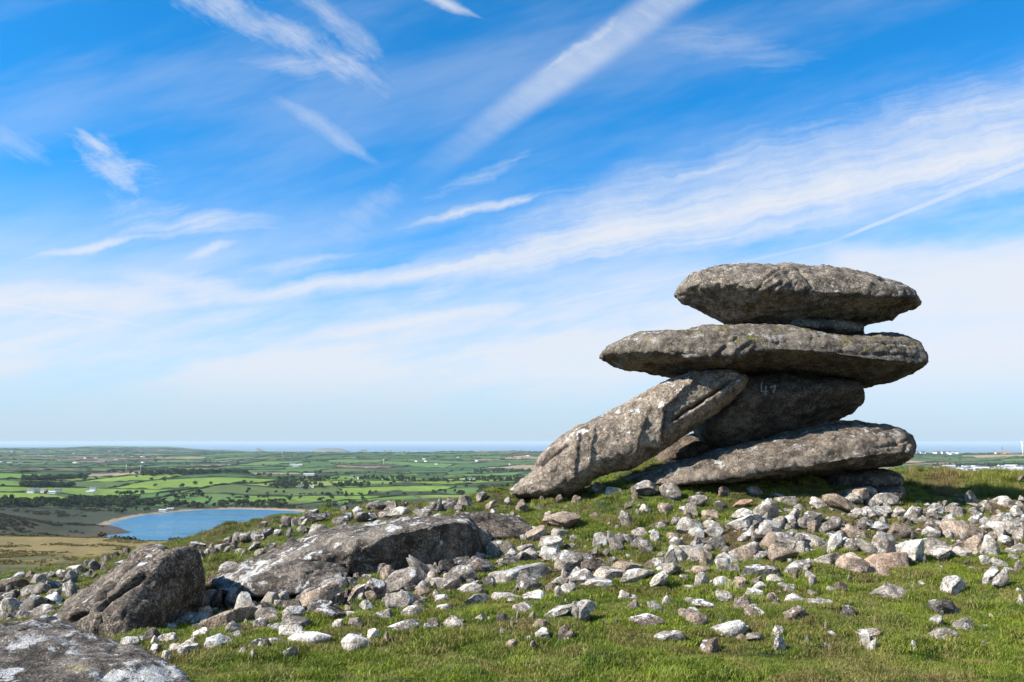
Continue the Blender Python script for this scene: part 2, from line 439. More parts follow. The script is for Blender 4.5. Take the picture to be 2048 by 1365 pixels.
def country(x, y):
    r = np.hypot(x, y); az = np.arctan2(x, y)
    azc = np.clip(az, _AZ[0], _AZ[-1])
    j = np.clip(np.searchsorted(_AZ, azc) - 1, 0, len(_AZ) - 2)
    t = (azc - _AZ[j]) / (_AZ[j + 1] - _AZ[j]); t = t * t * (3 - 2 * t)
    q = np.clip((np.log(np.maximum(r, 38)) - _LR[0]) / (_LR[1] - _LR[0]), 0, len(_LR) - 1.001)
    i = q.astype(int); f = q - i
    a = _HT[j, i] * (1 - f) + _HT[j, i + 1] * f
    b = _HT[j + 1, i] * (1 - f) + _HT[j + 1, i + 1] * f
    z = a * (1 - t) + b * t
    P = xy0(x, y)
    far = ss(500, 2500, r)
    z = z + fbm(P, 1 / 900.0, 3, 0.5, 3) * (8.0 * far) * (1 - 0.55 * ss(6000, 9000, r)) + fbm(P, 1 / 160.0, 3, 0.5, 4) * (1.2 + 2.5 * far) * ss(60, 300, r) + fbm(P, 1 / 14.0, 3, 0.5, 4) * 0.35 * ss(1500, 500, r)
    return z
# reservoir outline
_sh = [(208, 1051), (228, 1043), (262, 1034), (300, 1028.5), (332, 1026), (365, 1022.5), (420, 1019.5), (480, 1018.3), (540, 1019.5), (590, 1022.5), (640, 1027), (700, 1035), (760, 1048)]
def on_level(px, py, zl):
    x, y, z = ray(px, py); k = (zl - CAMZ) / z; return float(x * k), float(y * k)
SHORE = [on_level(px, py, LAKE_Z) for px, py in _sh]
SHORE += [(SHORE[-1][0] - 20, SHORE[-1][1] - 140), (-200, 640), (-330, 640), (-400, 720), (-445, 800), on_level(262, 1066, LAKE_Z), on_level(238, 1059, LAKE_Z)]
def _resample(poly, step, jit, seed):
    out = []
    n = len(poly)
    for i in range(n):
        a, b = np.array(poly[i]), np.array(poly[(i + 1) % n]); L = np.linalg.norm(b - a); k = max(1, int(L / step))
        for q in range(k): out.append(a + (b - a) * q / k)
    out = np.array(out)
    out = out + np.stack([fbm(xy0(out[:, 0], out[:, 1]), 1 / 40, 3, 0.5, seed), fbm(xy0(out[:, 0], out[:, 1]), 1 / 40, 3, 0.5, seed + 5)], -1) * jit
    return out
SHORE = _resample(SHORE, 12, 4.0, 2)
def poly_sd(x, y, poly):
    """signed distance to a closed polygon, negative inside"""
    d = np.full(x.shape, 1e18); ins = np.zeros(x.shape, bool)
    n = len(poly)
    for i in range(n):
        ax, ay = poly[i]; bx, by = poly[(i + 1) % n]
        ex, ey = bx - ax, by - ay
        t = np.clip(((x - ax) * ex + (y - ay) * ey) / (ex * ex + ey * ey + 1e-12), 0, 1)
        d = np.minimum(d, (x - ax - t * ex) ** 2 + (y - ay - t * ey) ** 2)
        c = ((ay > y) != (by > y)) & (x < ex * (y - ay) / (ey if abs(ey) > 1e-12 else 1e-12) + ax)
        ins ^= c
    d = np.sqrt(d)
    return np.where(ins, -d, d)
def lake_sd(x, y):
    out = np.full(x.shape, 1e5)
    m = (np.hypot(x + 300, y - 900) < 900)
    if m.any(): out[m] = poly_sd(x[m], y[m], SHORE)
    return out
def height(x, y, fine=True):
    x = np.atleast_1d(np.asarray(x, float)); y = np.atleast_1d(np.asarray(y, float))
    r = np.hypot(x, y)
    z = np.zeros_like(x)
    w = ss(27, 62, r)
    m = w < 1
    if m.any():
        xx, yy = x[m], y[m]
        rr = np.minimum(1.0, 40.0 / np.maximum(r[m], 1e-6))
        h = tps(xx * rr, yy * rr)
        if fine:
            P = xy0(xx, yy)
            h = h + fbm(P, 0.9, 3, 0.5, 1) * 0.055 * ss(1, 6, r[m]) + fbm(P, 3.5, 3, 0.55, 2) * 0.022
            h = h + np.maximum(0, fbm(P, 1.9, 2, 0.5, 9)) * 0.09 * ss(8, 13, r[m]) + (np.abs(fbm(P, 2.6, 2, 0.5, 19)) - 0.35) * 0.075
        z[m] += h * (1 - w[m])
    m = w > 0
    if m.any():
        xx, yy = x[m], y[m]
        h = country(xx, yy)
        sd = lake_sd(xx, yy)
        near = ss(150, 8, sd)
        h = h * (1 - near) + (LAKE_Z + 0.8 + np.maximum(sd, 0) * 0.03) * near
        h = np.where(sd < 6, np.minimum(h, LAKE_Z + 0.5 + 0.12 * sd), h)
        h = np.where(sd > 6, np.maximum(h, LAKE_Z + 0.9), h) if False else h
        z[m] += h * w[m]
    return z

def polar_sheet(rs, azs):
    R, A = np.meshgrid(rs, azs, indexing='ij')
    x, y = R * np.sin(A), R * np.cos(A)
    z = height(x.ravel(), y.ravel()).reshape(x.shape)
    V = np.stack([x, y, z], -1).reshape(-1, 3)
    nr, na = len(rs), len(azs)
    i, j = np.meshgrid(np.arange(nr - 1), np.arange(na - 1), indexing='ij')
    a = (i * na + j).ravel()
    F = np.stack([a, a + 1, a + na + 1, a + na], -1)
    return V, F
azs = np.concatenate([np.radians(np.arange(-180, -44, 4.0)), np.radians(np.arange(-44, 44, 0.15)), np.radians(np.arange(44, 180.1, 4.0))])
azs[-1] = azs[0] + 2 * math.pi
r_near = np.concatenate([[0.02, 0.6, 1.2, 2.0], 2.6 * 1.0105 ** np.arange(0, 236)])
r_near = r_near[r_near < 29.5]; r_near = np.append(r_near, 30.0)
r_far = np.concatenate([30.0 * 1.022 ** np.arange(0, 100)]); r_far = r_far[r_far < 250]
r_far = np.concatenate([r_far, 250 * 1.0135 ** np.arange(0, 340)]); r_far = r_far[r_far < 18500]
r_far = np.append(r_far, 19000)

# hill turf
m_turf, t, p, o = new_mat('turf')
g = t.nodes.new('ShaderNodeNewGeometry'); pos = g.outputs['Position']
n1 = noise(pos, 0.55, 4, 0.6); n2 = noise(pos, 3.0, 5, 0.65); n3 = noise(pos, 26.0, 4, 0.7)
c = mixc((n2 * 0.7 + n3 * 0.4).step(0.35, 0.8), (0.030, 0.042, 0.010), (0.085, 0.120, 0.022))
c = mixc((n1 * 0.6 + n2 * 0.5).step(0.54, 0.68) * 0.8, c, mixc(n3, (0.085, 0.060, 0.028), (0.21, 0.155, 0.075)))
att = t.nodes.new('ShaderNodeAttribute'); att.attribute_name = 'bare'
c = mixc(E(att.outputs['Fac']) * 0.85, c, mixc((n3 * 0.6 + n2 * 0.4).step(0.3, 0.7), (0.055, 0.036, 0.018), (0.20, 0.135, 0.070)))
c = mixc(0.25, c, (0, 0, 0)); setcol(t, p, c); bump(t, p, n3 * 0.7 + n2, 1.0, 0.05)

V, F = polar_sheet(r_near, azs)
me = mesh_from('hilltop_ground', V, F, [m_turf])
HILL = link('hilltop_ground', me, kind='structure', label='grassy boulder-strewn hilltop ground falling away to the left')
def scree_mask(x, y):
    """where stones crowd together and the soil shows brown (0..1)"""
    P = np.stack([x, y, np.zeros_like(x)], -1)
    px, py = to_px(np.stack([x, y, height(x, y, False)], -1))
    n = fbm(P, 0.8, 3, 0.55, 6)
    top = np.interp(px, [0, 400, 600, 900, 1100, 1400, 1700, 2048], [1180, 1165, 1110, 1030, 1070, 1040, 1000, 1010])
    bot = np.interp(px, [0, 200, 400, 600, 900, 1100, 1400, 1700, 1800, 2048], [1250, 1260, 1265, 1235, 1190, 1150, 1145, 1120, 1095, 1120])
    m = ss(-22, 22, py - top + n * 22) * ss(-15, 18, bot - py + n * 14)
    m = np.maximum(m, ss(30, -5, np.abs(py - np.interp(px, [0, 220, 400, 600, 850, 1000], [1175, 1130, 1095, 1048, 1025, 1005])) + n * 12) * 0.85 * (px < 1010))
    return np.clip(m, 0, 1)
b = scree_mask(V[:, 0], np.maximum(V[:, 1], 2.0)) * (V[:, 1] > 2)
b = b * ss(-0.35, 0.45, fbm(V * [1, 1, 0], 2.4, 3, 0.6, 12) + 0.1)
at_ = me.attributes.new('bare', 'FLOAT', 'POINT'); at_.data.foreach_set('value', b.astype(np.float32))
# ------------------------------------------------------------------ countryside: field boundaries by repeated splitting
VC, FC = polar_sheet(r_far, azs)
frng = random.Random(21)
def warp(x, y):
    P = xy0(x, y)
    return x + fbm(P, 1 / 420.0, 2, 0.5, 7) * 34, y + fbm(P, 1 / 420.0, 2, 0.5, 8) * 34
def unwarp(x, y):
    gx, gy = x.copy(), y.copy()
    for _ in range(3):
        wx, wy = warp(gx, gy); gx += x - wx; gy += y - wy
    return gx, gy
FIELDS = []; HEDGES = []
wx, wy = warp(VC[:, 0], VC[:, 1])
field_id = np.full(len(VC), -1)
idx0 = np.where((VC[:, 1] > 800) & (np.hypot(VC[:, 0], VC[:, 1]) < 15500))[0]
def clip(poly, p, n, sign):
    out = []
    for i in range(len(poly)):
        a, b = poly[i], poly[(i + 1) % len(poly)]
        da, db = sign * ((a - p) @ n), sign * ((b - p) @ n)
        if da >= 0: out.append(a)
        if (da > 0) != (db > 0) and abs(da - db) > 1e-9: out.append(a + (b - a) * (da / (da - db)))
    return out
def split(poly, idx, depth=0):
    A = np.array(poly); c = A.mean(0)
    area = 0.5 * abs(np.dot(A[:, 0], np.roll(A[:, 1], 1)) - np.dot(A[:, 1], np.roll(A[:, 0], 1)))
    r = math.hypot(*c)
    target = (115 + r * 0.040) ** 2 * 1.5 * frng.uniform(0.6, 1.7)
    if area < target or depth > 16:
        field_id[idx] = len(FIELDS); FIELDS.append((c[0], c[1], area)); return
    Q = A - c; w, v = np.linalg.eigh(Q.T @ Q + np.eye(2) * 1e-3)
    ax = v[:, 1]
    if w[1] < w[0] * 1.6 and frng.random() < 0.4: ax = v[:, 0]
    th = frng.gauss(0, 0.16); n = np.array([ax[0] * math.cos(th) - ax[1] * math.sin(th), ax[0] * math.sin(th) + ax[1] * math.cos(th)])
    proj = Q @ n; p = c + n * (proj.min() + (proj.max() - proj.min()) * frng.uniform(0.38, 0.62))
    hit = []
    for i in range(len(A)):
        a, b = A[i], A[(i + 1) % len(A)]; da, db = (a - p) @ n, (b - p) @ n
        if (da > 0) != (db > 0): hit.append(a + (b - a) * (da / (da - db)))
    if len(hit) >= 2: HEDGES.append((hit[0], hit[1]))
    s = (wx[idx] - p[0]) * n[0] + (wy[idx] - p[1]) * n[1] > 0
    split(clip(list(A), p, n, 1), idx[s], depth + 1)
    split(clip(list(A), p, n, -1), idx[~s], depth + 1)
split([np.array(q, float) for q in ((-1000, 800), (1000, 800), (14500, 14500), (-14500, 14500))], idx0)
pal = [((0.075, 0.165, 0.030), 34), ((0.050, 0.125, 0.026), 26), ((0.115, 0.205, 0.040), 18), ((0.105, 0.150, 0.032), 9), ((0.034, 0.072, 0.020), 12),
       ((0.40, 0.30, 0.17), 5), ((0.30, 0.19, 0.13), 5), ((0.19, 0.19, 0.07), 5), ((0.075, 0.080, 0.035), 6)]
cols = np.array([frng.choices([q[0] for q in pal], [q[1] for q in pal])[0] for _ in FIELDS])
cols *= RNG.uniform(0.85, 1.15, (len(cols), 1))
# the bare stubble field below the horizon and the bright pastures behind the reservoir
FA = np.array([f[:2] for f in FIELDS]); _ux, _uy = unwarp(FA[:, 0].copy(), FA[:, 1].copy())
_fp = np.stack(to_px(np.stack([_ux, _uy, height(_ux, _uy, False)], -1)), -1); _fr = np.hypot(_ux, _uy)
for (qx, qy, cc) in [(915, 924, (0.42, 0.27, 0.17)), (830, 913, (0.36, 0.25, 0.17)), (880, 911, (0.34, 0.22, 0.14)), (180, 916, (0.28, 0.19, 0.15)), (195, 922, (0.25, 0.16, 0.13)), (70, 913, (0.34, 0.33, 0.24)), (105, 913, (0.34, 0.33, 0.24)), (250, 946, (0.38, 0.28, 0.17)), (690, 936, (0.38, 0.29, 0.17)), (750, 934, (0.30, 0.19, 0.13)), (350, 917, (0.32, 0.28, 0.12)), (300, 912, (0.20, 0.22, 0.10))]:
    k = np.argmin((_fp[:, 0] - qx) ** 2 + ((_fp[:, 1] - qy) * 8) ** 2 + np.where(_fr < 1200, 1e6, 0)); cols[k] = cc
midb = (_fr > 1150) & (_fr < 2150)
k = np.where(midb)[0]
for q in k:
    if cols[q][0] > 0.15 and frng.random() < 0.85: cols[q] = (0.105, 0.150, 0.028)
    if frng.random() < 0.75: cols[q] = np.array(frng.choice([(0.165, 0.300, 0.028), (0.205, 0.315, 0.034), (0.250, 0.300, 0.055)])) * frng.uniform(0.85, 1.1)
x, y = VC[:, 0], VC[:, 1]; r = np.hypot(x, y); P0 = VC * [1, 1, 0]
ppx, ppy = to_px(np.where(y[:, None] > 1, VC, [[0, 10, 0]]))
nA = fbm(P0, 1 / 60.0, 4, 0.55, 31); nB = fbm(P0, 1 / 220.0, 4, 0.55, 32); nC = fbm(P0, 1 / 9.0, 3, 0.6, 33)
C = np.zeros((len(VC), 3))
def lay(col, m):
    global C
    C = C * (1 - m[:, None]) + np.asarray(col) * m[:, None]
one = np.ones(len(VC))
lay((0.29, 0.225, 0.080), one)                                              # tawny moor grass
lay((0.105, 0.108, 0.034), ss(0.0, 0.5, nA * 0.7 + 0.25 * nC + (ppy - 1108) / 50.0))
lay((0.30, 0.235, 0.09), ss(0.15, 0.6, -nA + nC * 0.3) * 0.6)
lay((0.045, 0.055, 0.020), ss(330, 420, r + nA * 30) * ss(5000, 4000, r))    # gorse and heather
lay((0.105, 0.075, 0.050), ss(0.0, 0.4, nA + nB * 0.5) * ss(330, 420, r) * ss(1300, 1150, r) * 0.8)
lay((0.080, 0.085, 0.030), ss(0.05, 0.45, nB - nA * 0.4) * ss(330, 420, r) * ss(1300, 1100, r) * 0.8)
lay((0.13, 0.20, 0.03), ss(0.2, 0.35, nA) * ss(60, 25, np.abs(ppx - 150)) * ss(560, 600, r) * ss(720, 660, r))
lay((0.42, 0.26, 0.16), ss(0.0, 0.3, nA + 0.2) * ss(48, 20, np.abs(ppx - 165)) * ss(7, 3, np.abs(ppy - 1040)) * (r < 1100))
fm = (field_id >= 0) & (r > 1150)
edge = ss(1170, 1260, r + nB * 120)
scr = ss(0.42, 0.55, nB + nA * 0.25) * ss(2600, 1800, r)                      # rough ground left between pastures
fcol = cols[np.clip(field_id, 0, None)] * (1 + 0.10 * nC + 0.12 * nA)[:, None]
w_ = (edge * (1 - scr) * fm)[:, None]; C = C * (1 - w_) + fcol * w_
lay((0.050, 0.060, 0.030), ss(14000, 17500, r))
sd = lake_sd(x, y)
lay((0.060, 0.065, 0.030), ss(60, 15, sd) * (sd < 1e4) * 0.6)
farshore = ((y > 930) | (x < -520 + 0.0 * y)) & (ppy < 1053)
lay((0.46, 0.37, 0.26), 0.8 * ss(4.5, 1, sd + nC * 3 + nB * 5) * (sd < 1e4) * farshore)
lay((0.10, 0.07, 0.045), ss(30, 10, sd) * (sd < 1e4) * ~farshore * 0.8)
lay((0.45, 0.33, 0.23), (sd < 16) * ss(0.1, 0.3, nA) * ss(18, 10, sd) * 0.8 * farshore)
m_country, t, p, o = new_mat('farmland_and_moor')
att = t.nodes.new('ShaderNodeAttribute'); att.attribute_name = 'albedo'
g = t.nodes.new('ShaderNodeNewGeometry'); pos = g.outputs['Position']
n1 = noise(pos, 0.35, 7, 0.72); n2 = noise(pos, 0.05, 4, 0.6)
mul = t.nodes.new('ShaderNodeMix'); mul.data_type = 'RGBA'; mul.blend_type = 'MULTIPLY'; mul.inputs[0].default_value = 1.0
t.links.new(att.outputs['Color'], mul.inputs[6])
t.links.new(mixc((n1 * 0.6 + n2 * 0.4).step(0.3, 0.7), (0.62, 0.66, 0.66), (1.28, 1.24, 1.2)), mul.inputs[7])
setcol(t, p, mul.outputs[2]); bump(t, p, n1, 1.0, 0.8)
me = mesh_from('countryside', VC, FC, [m_country])
ca = me.color_attributes.new('albedo', 'FLOAT_COLOR', 'POINT')
C = C * [0.69, 0.67, 0.64]
ca.data.foreach_set('color', np.concatenate([C, np.ones((len(C), 1))], 1).astype(np.float32).ravel())
LAND = link('countryside', me, kind='structure', label='moor, farmland and coast stretching below the hill to the sea')

# ------------------------------------------------------------------ water
m_sea, t, p, o = new_mat('sea_water')
setcol(t, p, (0.035, 0.110, 0.165)); p.inputs['Roughness'].default_value = 0.35; p.inputs['Specular IOR Level'].default_value = 0.4
g = t.nodes.new('ShaderNodeNewGeometry'); bump(t, p, noise(g.outputs['Position'], 0.02, 4), 0.3, 2.0)
sa = np.radians(np.arange(-180, 180, 3.0)); sr = np.array([0, 6000, 12000, 20000, 40000, 95000])
V = [(0, 0, SEA_Z)]; F = []
for q in sr[1:]: V += [(q * math.sin(a), q * math.cos(a), SEA_Z) for a in sa]
n = len(sa)
for j in range(n): F.append((0, 1 + (j + 1) % n, 1 + j))
for k in range(len(sr) - 2):
    for j in range(n):
        a = 1 + k * n + j; b_ = 1 + k * n + (j + 1) % n; F.append((a, b_, b_ + n, a + n))
SEA = link('sea', mesh_from('sea', V, F, [m_sea], False), kind='structure', label='pale blue sea reaching the horizon')
m_lake, t, p, o = new_mat('reservoir_water')
setcol(t, p, (0.020, 0.125, 0.21)); p.inputs['Specular IOR Level'].default_value = 0.45
g = t.nodes.new('ShaderNodeNewGeometry'); gx, gy, gz = sep(g.outputs['Position'])
rip = noise(g.outputs['Position'], 0.35, 4, 0.6); swath = noise(vec(gx * 0.003, gy * 0.012, 0), 1.0, 3)
t.links.new((swath.step(0.42, 0.60) * 0.26 + 0.08).v, p.inputs['Roughness'])
bump(t, p, rip, 1.0, 1.2)
ys = np.linspace(600, 1230, 40); xs = np.linspace(-560, 0, 40)
GX_, GY_ = np.meshgrid(xs, ys); V = np.stack([GX_.ravel(), GY_.ravel(), np.full(1600, LAKE_Z)], -1)
keep = poly_sd(V[:, 0], V[:, 1], SHORE) < 30
F = [(a, a + 1, a + 41, a + 40) for a in (i * 40 + j for i in range(39) for j in range(39)) if keep[[a, a + 1, a + 41, a + 40]].any()]
LAKE = link('reservoir', mesh_from('reservoir', V, F, [m_lake], False), kind='structure', label='deep blue reservoir with a pale sandy rim')
# ------------------------------------------------------------------ big rocks
def tmp_eval(me, mods):
    o = bpy.data.objects.new('temporary', me); COL.objects.link(o)
    for kind, kw in mods:
        m = o.modifiers.new('m', kind)
        for k, v in kw.items(): setattr(m, k, v)
    bpy.context.view_layer.update()
    dg = bpy.context.evaluated_depsgraph_get()
    out = bpy.data.meshes.new_from_object(o.evaluated_get(dg))
    bpy.data.objects.remove(o); bpy.data.meshes.remove(me)
    return out
def arrays(me):
    V = np.empty(len(me.vertices) * 3, np.float32); me.vertices.foreach_get('co', V); V = V.reshape(-1, 3).astype(float)
    N = np.empty(len(me.vertices) * 3, np.float32); me.vertices.foreach_get('normal', N); N = N.reshape(-1, 3).astype(float)
    return V, N
def edges_of(me):
    e = np.empty(len(me.edges) * 2, np.int32); me.edges.foreach_get('vertices', e); return e.reshape(-1, 2)
def relax(V, ed, it, f=0.5):
    deg = np.bincount(ed.ravel(), minlength=len(V)).astype(float)[:, None]
    for _ in range(it):
        s = np.zeros_like(V)
        for k in range(3):
            s[:, k] = np.bincount(ed[:, 0], V[ed[:, 1], k], len(V)) + np.bincount(ed[:, 1], V[ed[:, 0], k], len(V))
        V = V + (s / deg - V) * f
    return V
def polyline_d(px, py, pts):
    """distance to a polyline and on which side of it (positive: below / right of its direction)"""
    best = np.full(px.shape, 1e9); side = np.zeros(px.shape); tt = np.zeros(px.shape)
    n = len(pts) - 1
    for i in range(n):
        (ax, ay), (bx, by) = pts[i], pts[i + 1]
        ex, ey = bx - ax, by - ay; L = math.hypot(ex, ey)
        t = np.clip(((px - ax) * ex + (py - ay) * ey) / L ** 2, 0, 1)
        d = np.hypot(px - ax - t * ex, py - ay - t * ey)
        s = ((px - ax) * ey - (py - ay) * ex) / L
        m = d < best
        best = np.where(m, d, best); side = np.where(m, s, side); tt = np.where(m, (i + t) / n, tt)
    return best, side, tt
def finish_rock(name, parts, mat, voxel=0.032, smooth=3, big=0.05, med=0.020, fine=0.010, cuts=(), steps=(), seed=1.0, layer=0.0, joint=0.0, **props):
    """merge the bodies, round them, then wear them down: noise relief, cracks (cuts) and ledges (steps) given in photograph pixels"""
    Vs, Fs, n = [], [], 0
    for V, F in parts:
        Vs.append(V); Fs += [tuple(i + n for i in f) for f in F]; n += len(V)
    V = np.concatenate(Vs); c = V.mean(0)
    me = mesh_from('temporary', V, Fs)
    me = tmp_eval(me, [('REMESH', dict(mode='VOXEL', voxel_size=voxel, adaptivity=0.0))])
    V, N = arrays(me); ed = edges_of(me)
    V = relax(V, ed, smooth)
    me.vertices.foreach_set('co', V.astype(np.float32).ravel()); me.update(); V, N = arrays(me)
    d = fbm(V, 0.9, 3, 0.5, seed) * big + fbm(V, 4.2, 3, 0.55, seed + 3) * med
    rdg = 1 - np.abs(fbm(V, 2.2, 3, 0.55, seed + 7)) * 2.2
    d -= np.clip(rdg - 0.72, 0, 1) * 0.10 * (med / 0.022)
    d += fbm(V, 15.0, 2, 0.55, seed + 5) * fine
    if layer: d += (fbm(V * [0.4, 0.4, 3.0], 1.6, 3, 0.5, seed + 9)) * layer
    if joint:
        lv = (V[:, 2] - V[:, 0] * joint + fbm(V, 0.8, 3, 0.5, seed + 21) * 0.10) / 0.24
        dj = np.abs(lv - np.round(lv)) * 0.24
        jm = ss(0.05, 0.35, fbm(V, 0.9, 2, 0.5, seed + 23) + 0.05)
        d -= np.exp(-(dj / 0.022) ** 2) * 0.045 * jm
        d += (fbm(xy0(np.round(lv) * 3.1, V[:, 0] * 0.7), 1.0, 1, 0.5, seed) * 0.022) * jm
    px, py = to_px(V)
    frontm = ss(0.25, -0.1, N[:, 1])
    wobx = fbm(V, 6.0, 2, 0.5, seed + 11) * 2.5
    for (ox, oy, sc, pts, w, dep) in cuts:
        pts = [(ox + a / sc, oy + b / sc) for a, b in pts]
        q, s, tt = polyline_d(px + wobx, py + wobx, pts)
        d -= np.exp(-(q / w) ** 2) * dep * frontm * np.sin(np.clip(tt * 0.9 + 0.1, 0, 1) * math.pi) ** 0.4
    for (ox, oy, sc, pts, fall, hgt) in steps:      # raised on the positive side, dying away over `fall` pixels
        pts = [(ox + a / sc, oy + b / sc) for a, b in pts]
        q, s, tt = polyline_d(px + wobx * 0.6, py + wobx * 0.6, pts)
        prof = np.where(s > 0, np.exp(-s / fall), 0) * ss(-0.8, 0.8, s)
        endf = np.where((tt > 0.001) & (tt < 0.999), 1, np.exp(-((q ** 2 - s ** 2).clip(0) ** 0.5) / 6.0))
        d += prof * hgt * frontm * endf
    V = V + N * d[:, None]
    org = np.array([V[:, 0].mean(), V[:, 1].mean(), V[:, 2].min()])
    me.vertices.foreach_set('co', (V - org).astype(np.float32).ravel())
    me.materials.clear(); me.materials.append(mat)
    me.polygons.foreach_set('use_smooth', np.ones(len(me.polygons), bool)); me.update(); me.name = name
    ob = link(name, me, **props); ob.location = org
    return ob
def loft(poly, origin, sc, d, half, axis=0.0, ridge=0.5, nu=2.3, nl=2.0, lean=0.0, stations=70, K=36, taper=3.0, cap=True, skew=0.0):
    """Body of a slab: outline of its silhouette at distance d; half: half its depth; ridge: height of the foremost line"""
    P = np.array([(origin[0] + a / sc, origin[1] + b / sc) for a, b in poly])
    W = at(P[:, 0], P[:, 1], d)[:, [0, 2]]
    ca, sa_ = math.cos(axis), math.sin(axis)
    S = W[:, 0] * ca + W[:, 1] * sa_; T = -W[:, 0] * sa_ + W[:, 1] * ca
    s0, s1 = S.min(), S.max()
    u = (1 - np.cos(np.linspace(0.02, 0.98, stations) * math.pi)) / 2
    st = s0 + (s1 - s0) * u
    V = []
    for s, uu in zip(st, u):
        ts = []
        for i in range(len(S)):
            a, b = i, (i + 1) % len(S)
            if (S[a] > s) != (S[b] > s): ts.append(T[a] + (T[b] - T[a]) * (s - S[a]) / (S[b] - S[a]))
        lo, hi = min(ts), max(ts)
        rg = ridge(uu) if callable(ridge) else ridge
        mid = lo + (hi - lo) * rg
        D = half * (1 - abs(2 * uu - 1) ** taper) ** (1 / 2.2)
        Xu, Xe = s * ca - mid * sa_, s1 * ca - mid * sa_
        if Xu > 0.5 and cap: D = min(D, 0.85 * d * max(Xe - Xu, 0) / Xu + 0.12)
        D = min(D, (hi - lo) * 3.0)
        for k in range(K):
            th = 2 * math.pi * k / K
            cy, cz = math.cos(th), math.sin(th)
            nn = nu if cz >= 0 else nl
            yy = -math.copysign(abs(cy) ** (2 / nn), cy) * D
            zz = math.copysign(abs(cz) ** (2 / nn), cz)
            tz = mid + zz * ((hi - mid) if zz >= 0 else (mid - lo))
            y = d + yy + lean * (tz - mid) + skew * (uu - 0.5)
            V.append((s * ca - tz * sa_, y, s * sa_ + tz * ca))
    n = len(st); F = []
    for i in range(n - 1):
        for k in range(K):
            a, b = i * K + k, i * K + (k + 1) % K
            F.append((a, a + K, b + K, b))
    F.append(tuple(range(K))); F.append(tuple((n - 1) * K + k for k in reversed(range(K))))
    return np.array(V), F
def hull(pts):
    """Convex body through points given as (photograph x, y, distance)"""
    P = [Vector(at(a, b, c)) for a, b, c in pts]
    bm = bmesh.new()
    for q in P: bm.verts.new(q)
    r_ = bmesh.ops.convex_hull(bm, input=bm.verts)
    bmesh.ops.delete(bm, geom=[g for g in r_['geom_interior'] if isinstance(g, bmesh.types.BMVert)] , context='VERTS')
    loose = [v for v in bm.verts if not v.link_faces]
    bmesh.ops.delete(bm, geom=loose, context='VERTS')
    bm.verts.index_update()
    V = np.array([v.co[:] for v in bm.verts]); F = [tuple(v.index for v in f.verts) for f in bm.faces]
    bm.free(); return V, F

g_stack = granite('weathered_granite', (0.105, 0.092, 0.078), (0.215, 0.188, 0.158), (0.52, 0.46, 0.385), lichen=0.24, lich_scale=3.2, moss=0.0)
g_moss = granite('mossy_topped_granite', (0.125, 0.108, 0.090), (0.255, 0.222, 0.185), (0.54, 0.48, 0.41), lichen=0.38, lich_scale=3.2, moss=0.42)
g_warm = granite('warm_granite', (0.135, 0.112, 0.090), (0.28, 0.235, 0.19), (0.55, 0.475, 0.39), lichen=0.40, lich_scale=3.4)
g_dark = granite('dark_boulder_granite', (0.068, 0.058, 0.050), (0.165, 0.143, 0.122), (0.40, 0.36, 0.31), lichen=0.34, lich_scale=2.6, up_bias=0.75, lich_col=(0.66, 0.67, 0.66))
g_left = granite('brown_boulder_granite', (0.074, 0.062, 0.052), (0.18, 0.152, 0.126), (0.44, 0.385, 0.32), lichen=0.26, lich_scale=2.6, up_bias=0.6, lich_col=(0.66, 0.67, 0.66))
g_slab = granite('lichened_slab_granite', (0.115, 0.100, 0.086), (0.25, 0.22, 0.19), (0.46, 0.41, 0.355), lichen=0.60, lich_scale=2.4, up_bias=0.6, moss=0.10, lich_col=(0.80, 0.80, 0.79))

g_shade = granite('shade_darkened_brown_granite', (0.070, 0.056, 0.044), (0.15, 0.122, 0.096), (0.32, 0.27, 0.215), lichen=0.05, lich_scale=2.3)  # brown rock, its colour darkened further to stand in for slab shade
C1 = (1170, 510); S1 = 2.844
C2 = (980, 700); S2 = 3.531
D0 = 15.5
# topmost slab
top_slab = finish_rock('granite_slab', [loft(
    [(520, 205), (545, 165), (590, 125), (640, 102), (750, 80), (850, 68), (940, 70), (1010, 74), (1050, 68), (1130, 75), (1210, 88), (1250, 80), (1400, 95), (1500, 130), (1600, 160), (1700, 190), (1800, 230), (1870, 265), (1897, 290),
     (1850, 315), (1790, 345), (1740, 372), (1640, 388), (1530, 412), (1420, 428), (1250, 430), (1100, 425), (950, 415), (840, 408), (790, 385), (700, 335), (620, 292), (545, 245)],
    C1, S1, D0, 1.55, axis=-0.09, ridge=lambda u: 0.42 - 0.08 * u, nu=2.15, nl=1.22, lean=0.12)],
    g_stack, seed=1, big=0.04, med=0.020, layer=0.02, joint=-0.08,
    cuts=[(*C1, S1, [(1000, 180), (1040, 140), (1090, 95), (1130, 78)], 2.4, 0.06), (*C1, S1, [(940, 240), (990, 185), (1010, 170)], 2.0, 0.045),
          (*C1, S1, [(1250, 240), (1300, 180), (1230, 100), (1215, 82)], 2.6, 0.06), (*C1, S1, [(1030, 235), (1070, 190), (1130, 150)], 2.0, 0.035),
          (*C1, S1, [(585, 245), (680, 250), (760, 262)], 3.0, 0.05)],
    steps=[(*C1, S1, [(1010, 180), (1100, 115), (1180, 95)], 14, 0.05), (*C1, S1, [(990, 250), (1040, 190), (1110, 160)], 10, 0.05), (*C1, S1, [(1060, 250), (1110, 190), (1200, 140)], 12, 0.04), (*C1, S1, [(1720, 345), (1740, 372)], 8, 0.03)],
    label='topmost granite slab of the balanced stack, long dark lens against the sky', category='rock', group='slabs of the balanced granite stack')
